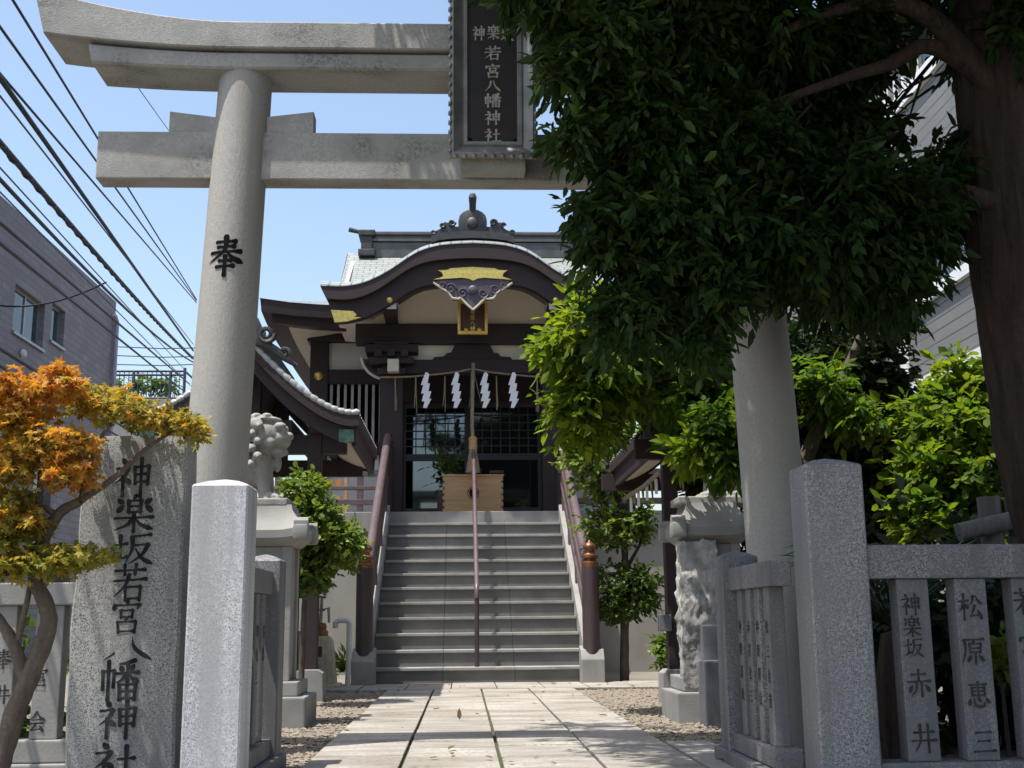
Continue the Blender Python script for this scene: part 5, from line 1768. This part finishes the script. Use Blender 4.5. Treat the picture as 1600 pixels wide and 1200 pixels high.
# -- A: the great tree on the right whose leaves hang into the picture
ta = thing('evergreen_tree', (3.2, 5.9, 0), 'great dark evergreen tree at the right edge, its shaded leaves hanging over the torii', 'tree')
m = MB()
tr = [(3.25, 5.95, -.03), (3.05, 5.92, .45), (2.93, 5.9, 1.0)] + [tuple(W(px, py, 5.9)) for px, py in ((1655, 760), (1622, 600), (1588, 400), (1566, 200), (1545, 20), (1530, -150))] + [(2.2, 5.7, 5.6), (2.1, 5.6, 7.0)]
cp = [tuple(p) for p in catmull(tr, 5)]
rad = [.30 - .14 * (i / (len(cp) - 1)) for i in range(len(cp))]
rad[0] = .42; rad[1] = .36; rad[2] = .33
n_ = 84
rings = []
fine = [Vector(p) for p in catmull([tuple(p) for p in cp[::2]], 16)]
for i, p in enumerate(fine):
    r = np.interp(i / (len(fine) - 1), np.linspace(0, 1, len(rad)), rad)
    ring = []
    for k in range(n_):
        a = 2 * pi * k / n_
        q = Vector((cos(a) * 3.2, sin(a) * 3.2, p.z * .9))
        f = mnoise.noise(q * 2.6) * .6 + abs(mnoise.noise(Vector((cos(a) * 9, sin(a) * 9, p.z * 2.2)))) * .9 + mnoise.noise(q * .5) * 1.2
        ring.append((p.x + (r + .022 * f) * cos(a), p.y + (r + .022 * f) * sin(a), p.z))
    rings.append(ring)
m.loft(rings)
for pts, r0_, r1_ in (([(1560, 150), (1500, 75), (1450, 25), (1390, 5), (1300, 18), (1200, 60)], .075, .02), ([(1525, 110), (1450, 72), (1390, 100), (1330, 118), (1240, 150), (1130, 190)], .05, .015),
                      ([(1590, 330), (1500, 300), (1400, 290), (1280, 320), (1150, 380)], .06, .012), ([(1560, -60), (1400, -160), (1200, -200), (950, -200)], .10, .03)):
    c, r = branch(pts, 5.8, r0_, r1_, dy=[0, -.05, -.1, -.15, -.2, -.25][:len(pts)])
    m.tube(c, r, 10, wob=.06)
for q in ((.6, 4.2, 5.6), (2.0, 4.4, 6.2), (3.4, 5.0, 6.4), (1.2, 6.2, 6.0), (0.1, 5.0, 5.4)):
    c = [tuple(p) for p in catmull([(2.25, 5.7, 4.9), ((2.25 + q[0]) / 2, (5.7 + q[1]) / 2, (5.2 + q[2]) / 2 - .1), q], 6)]
    m.tube(c, [.10 - .075 * i / (len(c) - 1) for i in range(len(c))], 8, wob=.05)
obj('trunk', m, 'bark', ta, smooth=60)
Y = 5.6
vis = [(885, -5, 5.5, 62, 55, .3, .55), (940, 80, 5.5, 72, 75, .4, .55), (985, 165, 5.55, 85, 80, .4, .45), (1040, 70, 5.7, 120, 100, .45, .4), (1020, 230, 5.6, 100, 75, .45, .35),
       (985, 335, 5.7, 75, 75, .4, .5), (1080, 330, 5.6, 95, 95, .45, .35), (1060, 430, 5.7, 80, 70, .4, .35), (1160, 250, 5.7, 105, 80, .5, .3), (1180, 365, 5.7, 110, 82, .5, .35), (1110, 462, 5.6, 60, 42, .35, .4),
       (1200, 70, 5.9, 130, 80, .5, .3), (1290, 320, 5.7, 105, 90, .5, .3), (1280, 405, 5.7, 95, 60, .45, .3), (1390, 350, 5.8, 95, 75, .45, .25), (1385, 430, 5.7, 55, 60, .35, .3), (1330, 70, 6.0, 90, 50, .4, .25),
       (1300, 200, 6.1, 80, 30, .3, .3), (1450, 285, 5.9, 50, 40, .3, .25), (1590, 30, 5.6, 40, 60, .3, .3), (1470, 330, 6.2, 45, 50, .3, .35), (1490, 250, 6.0, 28, 30, .2, .3), (1505, 60, 6.3, 25, 40, .2, .3), (1370, 215, 6.2, 45, 35, .3, .25), (1250, 150, 6.2, 110, 60, .3, .25), (1330, 120, 6.3, 40, 45, .3, .25), (1340, 440, 6.0, 75, 60, .4, .3), (815, -42, 5.4, 58, 34, .3, .5)]
vis += [(922, 332, 5.5, 32, 20, .2, .5), (940, 395, 5.6, 36, 24, .2, .5), (896, 205, 5.4, 22, 18, .15, .5), (868, 105, 5.4, 20, 20, .15, .55), (960, 470, 5.6, 34, 26, .2, .45), (985, 505, 5.6, 50, 34, .25, .4), (1085, 525, 5.6, 46, 26, .25, .4)]
bl = [pblob(px, py, Yq, rx, ry, rd, tt, max(.12, rx * ry / 7200)) for px, py, Yq, rx, ry, rd, tt in vis]
foliage('crown', bl, 350, 11, .066, .024, 'dark_leaf', ta, 'lance', .55, .5, 0, 0)
upper = [(.95, 5.55, 4.35, .6, .5, .42, .4, .9), (1.7, 5.7, 4.4, .7, .5, .42, .4, 1), (2.5, 5.8, 4.45, .6, .5, .45, .4, .9), (.5, 5.5, 4.55, .4, .5, .35, .4, .6), (.30, 5.3, 5.15, .75, .8, .55, .4, 1), (1.1, 5.2, 5.5, 1.0, 1.1, .8, .4, 1.5), (2.1, 5.4, 5.9, 1.2, 1.2, .9, .4, 1.6), (3.3, 5.6, 6.0, 1.2, 1.2, 1.1, .4, 1.4), (0.2, 4.2, 5.0, .8, .8, .6, .4, 1),
         (1.2, 4.0, 5.3, 1.0, .9, .8, .4, 1.3), (2.4, 4.0, 5.6, 1.1, 1.0, .9, .4, 1.3), (1.6, 6.3, 6.2, 1.1, .9, .7, .4, 1.2), (2.9, 6.6, 6.3, 1.1, .9, .9, .4, 1), (1.0, 3.0, 4.7, .8, .7, .6, .4, .8), (3.6, 4.4, 5.4, 1, 1, 1, .4, 1), (.75, 5.3, 4.75, .55, .55, .3, .4, .7), (1.6, 2.4, 4.9, 1.1, 1, .6, .4, 1.2), (2.8, 2.6, 5.0, 1.1, 1.1, .7, .4, 1.2), (2.0, .9, 5.2, 1.2, 1, .6, .4, 1.2), (3.6, 1.6, 5.2, 1.2, 1.2, .8, .4, 1.2), (.6, 1.8, 5.2, .8, .8, .5, .4, .8), (4.4, 3.4, 5.2, 1, 1.2, 1, .4, 1),  (1.6, 5.5, 4.6, .8, .6, .35, .4, 1)]
tw = MB()
for b in bl:
    for q in range(5):
        e = Vector((b[0] + random.uniform(-.9, .9) * b[3], b[1] + random.uniform(-.7, .7) * b[4], b[2] + random.uniform(-.9, .9) * b[5]))
        a0_ = Vector((b[0] + .35 + random.uniform(-.1, .1), b[1] + .1, b[2] + .30 + random.uniform(0, .2)))
        tw.tube([a0_, a0_.lerp(e, .5) + Vector((random.uniform(-.04, .04), 0, .05)), e], [.010, .006, .003], 5)
obj('twigs', tw, 'bark', ta)
sparse = [(-.75, 6.1, 5.7, .5, .5, .25, .4, .5), (-.1, 6.3, 5.6, .6, .5, .3, .4, .6), (-1.05, 6.9, 6.3, .4, .4, .25, .4, .3), (.3, 7.0, 5.9, .5, .5, .3, .4, .5), (-.5, 5.2, 5.2, .5, .5, .25, .4, .4), (-.3, 4.9, 5.3, .6, .5, .25, .4, .6), (.4, 6.0, 6.0, .6, .5, .3, .4, .7), (-.9, 5.6, 5.9, .4, .4, .2, .4, .35)]
foliage('leaf_sprays', sparse, 130, 9, .10, .036, 'dark_leaf', ta, 'lance', .5, .5, 0, 0)
foliage('upper_crown', upper, 210, 11, .125, .046, 'dark_leaf', ta, 'lance', .5, .5, 0, 0)

outer = [(2.6, -1.0, 5.2, 1.6, 1.4, .8, .4, 1), (4.3, -.4, 5.0, 1.4, 1.6, 1.0, .4, 1), (1.3, -.9, 5.6, 1.2, 1.2, .6, .4, .8), (5.2, 1.6, 4.6, 1.1, 1.6, 1.2, .4, 1), (3.2, -2.6, 5.0, 1.6, 1.2, 1.0, .4, 1), (5.0, -2.2, 4.4, 1.3, 1.3, 1.2, .4, 1)]
foliage('sky_blocking_crown', outer, 300, 9, .19, .085, 'dark_leaf', ta, 'lance', .5, .5, 0, 0)  # unseen leaves over and behind the camera, added to cut the sky light

# -- B: the sunlit tree behind the torii
tb_ = thing('broadleaf_tree', (2.9, 9.8, 0), 'sunlit yellow-green broadleaf tree behind the right torii pillar', 'tree')
m = MB()
c, r = branch([(1262, 1010), (1260, 850), (1250, 740), (1200, 650), (1120, 580), (1000, 520)], 9.8, .10, .02, dy=[0, 0, 0, -.2, -.4, -.5]); m.tube(c, r, 10, wob=.05)
c, r = branch([(1250, 740), (1290, 640), (1330, 560), (1360, 480)], 9.8, .07, .02); m.tube(c, r, 8, wob=.05)
c, r = branch([(1120, 580), (1020, 590), (930, 580), (870, 560)], 9.3, .03, .008); m.tube(c, r, 8, wob=.05)
obj('trunk', m, 'thin_bark', tb_, smooth=60)
vis = [(868, 548, 9.0, 30, 24, .25, .85), (925, 480, 9.0, 30, 30, .3, .85), (905, 510, 9.0, 38, 34, .3, .9), (905, 655, 9.1, 30, 30, .25, .75), (935, 660, 9.2, 30, 36, .25, .6), (930, 570, 9.0, 50, 42, .35, .7), (900, 620, 9.1, 36, 34, .3, .7), (945, 615, 9.3, 40, 34, .3, .55), (990, 520, 9.4, 62, 60, .5, .55), (1045, 595, 9.5, 62, 50, .5, .4),
       (1090, 520, 9.6, 70, 60, .5, .4), (1110, 650, 9.7, 60, 55, .5, .4), (1118, 660, 8.2, 34, 26, .15, .45), (1142, 715, 8.2, 22, 34, .15, .4), (1085, 700, 8.3, 22, 16, .12, .75), (1285, 600, 9.6, 30, 40, .3, .5), (1330, 650, 9.6, 35, 25, .3, .55)]  # tints paint sun on the left fringe and shade further in
bl = [pblob(px, py, Yq, rx, ry, rd, tt, max(.35, rx * ry / 2900)) for px, py, Yq, rx, ry, rd, tt in vis]
bl = [(x, y, z, rx * 1.22, ry * 1.1, rz * 1.15, t_, w) for x, y, z, rx, ry, rz, t_, w in bl]
foliage('crown', bl, 215, 8, .085, .038, 'bright_leaf', tb_, 'lance', .35, .6, 0, 0)

tk = thing('shade_toned_foliage', (4.2, 10.6, 0), 'shaded foliage painted as darker leaves, between the sunlit tree and the round bush', 'tree')  # darker leaves added in place of shade on the sunlit tree
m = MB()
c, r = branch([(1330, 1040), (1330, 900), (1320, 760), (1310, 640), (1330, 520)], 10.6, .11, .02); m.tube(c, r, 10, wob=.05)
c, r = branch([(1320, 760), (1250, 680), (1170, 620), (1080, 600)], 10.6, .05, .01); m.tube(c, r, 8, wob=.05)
obj('trunk', m, 'thin_bark', tk, smooth=60)  # added trunk, only there to carry the shade-toned foliage
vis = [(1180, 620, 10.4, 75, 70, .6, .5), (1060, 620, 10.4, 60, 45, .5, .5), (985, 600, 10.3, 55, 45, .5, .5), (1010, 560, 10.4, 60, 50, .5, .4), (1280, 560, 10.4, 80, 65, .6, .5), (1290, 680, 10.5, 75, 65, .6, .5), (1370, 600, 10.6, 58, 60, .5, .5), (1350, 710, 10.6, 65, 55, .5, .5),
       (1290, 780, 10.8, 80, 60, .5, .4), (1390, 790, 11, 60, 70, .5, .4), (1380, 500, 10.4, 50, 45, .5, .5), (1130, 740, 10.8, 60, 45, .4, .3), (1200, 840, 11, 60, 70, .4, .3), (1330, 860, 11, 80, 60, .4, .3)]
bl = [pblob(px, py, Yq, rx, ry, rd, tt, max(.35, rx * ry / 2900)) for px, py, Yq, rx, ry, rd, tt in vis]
foliage('crown', bl, 150, 9, .10, .045, 'deep_leaf', tk, 'lance', .35, .55, 0, 0)  # darker leaves standing in for shade on the sunlit tree

# -- C, D: clipped trees either side of the steps
def clipped(label, x, trunk, Yq, blobs, r0_, per, base, ll=.062):
    t = thing('clipped_tree', (x, Yq, 0), label, 'tree', 'clipped garden trees beside the steps')
    m = MB()
    for pts, a, b in trunk:
        c, r = branch(pts, Yq, a, b); m.tube(c, r, 8, wob=.06)
    obj('trunk', m, 'thin_bark', t, smooth=60)
    bl = [pblob(px, py, Yq + dy, rx, ry, rd, tt, max(.3, rx * ry / 1500)) for px, py, dy, rx, ry, rd, tt in blobs]
    foliage('crown', bl, per, 8, ll, .032, 'mid_leaf', t, 'oval', .1, .55, 0, 0)
clipped('tall slim clipped tree with tiered leaf pads, right of the steps', W(976, 1062, 14.0).x, [([(976, 1068), (976, 960), (978, 890), (968, 800), (955, 720), (940, 660)], .055, .02), ([(978, 890), (1000, 850), (1005, 830)], .025, .012)], 14.0,
        [(932, 648, 0, 42, 28, .3, .95), (985, 690, .1, 44, 30, .3, .9), (918, 716, -.1, 42, 28, .3, .95), (950, 755, 0, 58, 28, .35, .9), (905, 690, -.1, 28, 20, .25, .95), (955, 822, 0, 56, 36, .35, .75), (1000, 815, 0, 28, 26, .25, .55), (978, 920, 0, 54, 42, .35, .4), (965, 950, 0, 36, 22, .3, .3), (1005, 935, 0, 26, 26, .25, .35)], .055, 190, 0, .055)  # upper pads carry lighter leaf tints that paint sunlight
clipped('small clipped tree with two bright leaf pads, left of the steps below the pavilion', W(480, 1068, 10.5).x, [([(470, 1085), (474, 980), (478, 900), (486, 850), (478, 780)], .028, .014), ([(480, 930), (505, 895), (525, 860), (545, 845)], .022, .01)], 10.5,
        [(476, 765, 0, 38, 28, .28, .85), (486, 800, -.1, 46, 28, .3, .8), (460, 815, 0, 34, 26, .25, .7), (505, 840, 0, 58, 26, .34, .85), (500, 875, .05, 56, 26, .3, .6), (540, 850, 0, 34, 22, .24, .8), (482, 905, .05, 36, 22, .25, .5)], .045, 200, 0, .046)
# -- E: little shrub
b = [pblob(1042, 1008, 11.4, 19, 20, .12, .75, .8), pblob(1040, 1030, 11.4, 17, 18, .12, .6, .6)]
t = thing('small_shrub', (b[0][0], 11.4, 0), 'small bright green shrub at the foot of the right pavilion post', 'shrub')
foliage('leaves', b, 46, 8, .065, .032, 'mid_leaf', t, 'oval', .1, .6)
m = MB()
for q in range(5):
    m.tube([(b[0][0] + .01 * q - .02, 11.4, -.02), (b[0][0] + .05 * (q - 2), 11.4 + .02 * (q - 2), .42)], [.01, .006], 5)
obj('stems', m, 'thin_bark', t)
b = [pblob(433, 1042, 12.9, 10, 16, .1, .7, 1), pblob(537, 1040, 13.65, 10, 12, .08, .7, 1)]
for q, lbl in zip(b, ('tuft of green plants behind the left lion pedestal', 'tuft of green weeds beside the ochre tap post')):
    t = thing('plant_tuft', (q[0], q[1], 0), lbl, 'plant')
    foliage('leaves', [q], 26, 7, .09, .028, 'mid_leaf', t, 'lance', -.3, .5)
# -- F: bright bush on the right
tf = thing('round_bush', (4.0, 9.2, 0), 'large sunlit yellow-green bush in front of the grey sided building', 'bush')
vis = [(1445, 650, 9.4, 52, 40, .4, .7), (1500, 600, 9.4, 55, 36, .4, .8), (1555, 585, 9.3, 45, 36, .4, .8), (1490, 670, 9.2, 65, 52, .5, .75), (1440, 730, 9.2, 42, 50, .4, .75), (1560, 660, 9.3, 55, 60, .5, .55), (1480, 750, 9.2, 60, 50, .5, .6), (1440, 810, 9.1, 38, 40, .35, .7), (1530, 780, 9.4, 65, 60, .5, .4), (1490, 840, 9.2, 60, 40, .5, .4), (1600, 760, 9.5, 50, 80, .5, .4)]  # lower right blobs carry darker tints that paint their shade
bl = [pblob(px, py, Yq, rx, ry, rd, tt, max(.4, rx * ry / 2300)) for px, py, Yq, rx, ry, rd, tt in vis]
foliage('foliage', bl, 130, 9, .08, .042, 'bright_leaf', tf, 'oval', .2, .6)
m = MB()
for q in range(7):
    x = 3.7 + .12 * q
    m.tube([(4.0 + .03 * q, 9.3, -.02), (x, 9.3, .8), (x + .05 * (q - 3), 9.2, 1.9)], [.04, .03, .012], 7)
obj('stems', m, 'thin_bark', tf)
# -- dark undergrowth behind the right fence
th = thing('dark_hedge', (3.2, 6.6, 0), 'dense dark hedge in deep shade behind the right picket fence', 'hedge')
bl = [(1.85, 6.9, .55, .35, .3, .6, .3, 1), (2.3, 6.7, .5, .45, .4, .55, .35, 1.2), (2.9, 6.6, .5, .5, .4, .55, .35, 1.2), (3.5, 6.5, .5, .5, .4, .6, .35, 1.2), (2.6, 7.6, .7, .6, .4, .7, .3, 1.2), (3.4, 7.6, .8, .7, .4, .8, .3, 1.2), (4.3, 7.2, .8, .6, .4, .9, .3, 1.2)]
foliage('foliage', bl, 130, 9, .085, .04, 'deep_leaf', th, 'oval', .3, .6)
m = MB()
for q in range(9):
    m.tube([(1.8 + .25 * q, 6.8, -.02), (1.8 + .26 * q, 6.75, .8)], [.02, .01], 6)
obj('stems', m, 'thin_bark', th)
b = [pblob(1562, 1035, 5.45, 14, 18, .08, .95, 1), pblob(1575, 1010, 5.5, 10, 12, .07, .9, .8)]
t = thing('leafy_sprig', (b[0][0], 5.45, 0), 'bright green sprig showing between the right fence slats', 'plant')
foliage('leaves', b, 16, 6, .07, .034, 'mid_leaf', t, 'oval', .1, .6)
m = MB(); m.tube([(b[0][0] + .03, 5.5, -.02), (b[0][0], 5.45, b[0][2])], [.012, .006], 6); obj('stem', m, 'thin_bark', t)
# cycad fronds
cy = W(1400, 1000, 5.75)
t = thing('cycad', (cy.x, 5.75, 0), 'blue-green cycad fronds between the tallest gate post and the first right slat', 'plant')
C_, D_, U_ = [], [], []
fr = MB()
for q in range(15):
    a = q * 2.399
    rr2 = .38 + .1 * random.random()
    h0, h1 = .62, random.uniform(.85, 1.1)
    pts = [Vector((cy.x + cos(a) * rr2 * s, 5.75 + sin(a) * rr2 * s * .8, h0 + (h1 - h0) * sin(s * 2.0))) for s in [i / 14 for i in range(15)]]
    fr.tube(pts, .005, 4)
    for i in range(2, 15):
        d = (pts[i] - pts[i - 1]).normalized()
        sd_ = d.cross(Vector((0, 0, 1))).normalized()
        for s in (-1, 1):
            C_.append(pts[i]); D_.append(sd_ * s + d * .7 + Vector((0, 0, .15))); U_.append((0, 0, 1))
obj('frond_stems', fr, 'deep_leaf', t)
MT['cycad'] = leaf_mat('cycad_leaf', [(0, (.05, .075, .06)), (1, (.09, .12, .10))], .15, .4, 1.3, .5)
leaf_cloud('fronds', np.array(C_, float), np.array([tuple(d) for d in D_]), np.array(U_, float), .15, .012, rng.random(len(C_)), 'cycad', t)
m = MB(); m.lathe([(0, -.02), (.10, -.02), (.11, .4), (.07, .62), (0, .64)], cy.x, 5.75, 12); obj('trunk', m, 'bark', t)
# props under the great tree
tp2 = thing('log_tree_prop', (2.75, 6.75, 0), 'weathered grey log frame propping the great tree, above the right fence', 'tree prop')
m = MB()
for px, r_ in ((1545, .065), (1590, .07)):
    p = W(px, 790, 6.75)
    m.tube([(p.x + .02, 6.75, -.02), (p.x, 6.75, p.z + .05)], r_, 12, wob=.04)
obj('upright', m, 'prop_wood', tp2, smooth=50)
m = MB(); a, b2 = W(1498, 832, 6.66), W(1640, 800, 6.66); m.tube([a, b2], .055, 12, wob=.04); obj('cross_log', m, 'prop_wood', tp2, smooth=50)
# -- greens behind the left fence
bl = [(-2.15, 7.0, .35, .2, .2, .35, .5, .8), (-2.7, 7.0, .4, .3, .2, .4, .5, 1), (-3.3, 7.0, .4, .3, .2, .4, .5, 1)]
t = thing('low_shrub', (-2.6, 7.0, 0), 'low green shrub showing through the left picket fence', 'shrub')
foliage('leaves', bl, 60, 8, .08, .035, 'mid_leaf', t, 'lance', .1, .6)
for q in range(5):
    m = MB()
    m.tube([(-2.1 - .28 * q, 7.0, -.02), (-2.1 - .28 * q, 7.0, .4)], [.015, .008], 5)
    obj('stem', m, 'thin_bark', t)

# -- maple
tm = thing('maple_tree', (-2.15, 4.95, 0), 'young maple with orange and yellow-green leaves beside the stele', 'maple')
m = MB()
for pts, a, b_, dy in (([(-30, 1290), (0, 1190), (25, 1110), (52, 1045), (76, 975), (68, 935), (55, 905), (62, 860), (90, 805), (125, 783)], .047, .019, None),
                       ([(40, 1060), (18, 1000), (-12, 955), (-60, 900)], .030, .012, None),
                       ([(28, 1000), (42, 940), (50, 900)], .014, .010, None), ([(56, 930), (72, 912), (82, 895)], .012, .007, None),
                       ([(90, 805), (60, 790), (40, 800), (20, 830)], .014, .006, None), ([(125, 783), (180, 745), (230, 700), (280, 668)], .016, .006, [.0, .1, .15, .2]),
                       ([(62, 860), (58, 800), (62, 740), (60, 680)], .012, .006, None), ([(125, 783), (150, 700), (180, 650), (200, 620)], .010, .005, [0, .05, .1, .1]),
                       ([(-10, 700), (30, 670), (65, 640), (110, 600)], .012, .005, None)):
    c, r = branch(pts, 4.95, a, b_, dy=dy)
    m.tube(c, r, 10, wob=.08)
obj('trunk', m, 'maple_bark', tm, smooth=60)
vis = [(25, 612, 55, 24, .12, 1.1), (95, 602, 34, 22, .06, .8), (97, 582, 16, 10, .1, .4), (150, 628, 62, 22, .62, 1.1), (205, 644, 52, 18, .6, .9), (262, 656, 48, 11, .55, .7), (303, 668, 22, 16, .6, .4), (35, 655, 52, 24, .25, 1),
       (70, 700, 62, 28, .35, 1.1), (15, 725, 40, 26, .4, .8), (112, 738, 34, 24, .1, .8), (118, 690, 30, 18, .2, .6), (18, 782, 42, 22, .65, .8), (42, 815, 34, 18, .45, .6), (30, 880, 60, 22, .7, 1.1), (95, 872, 48, 20, .75, .9), (145, 866, 26, 10, .75, .35), (15, 840, 30, 16, .75, .5), (-40, 660, 40, 60, .3, 1), (-40, 800, 40, 60, .5, 1)]
bl = []
for px, py, rx, ry, tt, w in vis:
    Yq = 5.12 if px > 130 and py < 720 else 4.85
    bl.append(pblob(px, py, Yq, rx * 1.08, ry * 1.12, .2, tt * .9 + .08, w))
foliage('leaves', bl, 160, 6, .027, .027, 'maple_leaf', tm, 'maple', .35, .5, 0, .3)
twm = MB()
for b in bl:
    for q in range(7):
        e = Vector((b[0] + random.uniform(-.9, .9) * b[3], b[1] + random.uniform(-.9, .9) * b[4], b[2] + random.uniform(-.6, .6) * b[5]))
        c0 = Vector((b[0] - .04, b[1], b[2] - .05))
        twm.tube([c0, c0.lerp(e, .5) + Vector((0, 0, .015)), e], [.004, .003, .0015], 5)
obj('twigs', twm, 'thin_bark', tm)

# a few fallen leaves
n = 130
C_ = np.stack([rng.uniform(-1.8, 2.0, n), rng.uniform(5.8, 13.6, n), np.full(n, .026)], 1)
D_ = np.stack([rng.standard_normal(n), rng.standard_normal(n), .12 * rng.standard_normal(n)], 1)
MT['dry_leaf'] = leaf_mat('dry_leaf', [(0, (.10, .06, .025)), (.6, (.16, .10, .035)), (1, (.10, .11, .03))], .1, .7, 1.2, .2)
tag(leaf_cloud('fallen_leaves', C_, D_, np.tile((0, 0, 1.0), (n, 1)), .05, .02, rng.random(n), 'dry_leaf', None), kind='stuff')
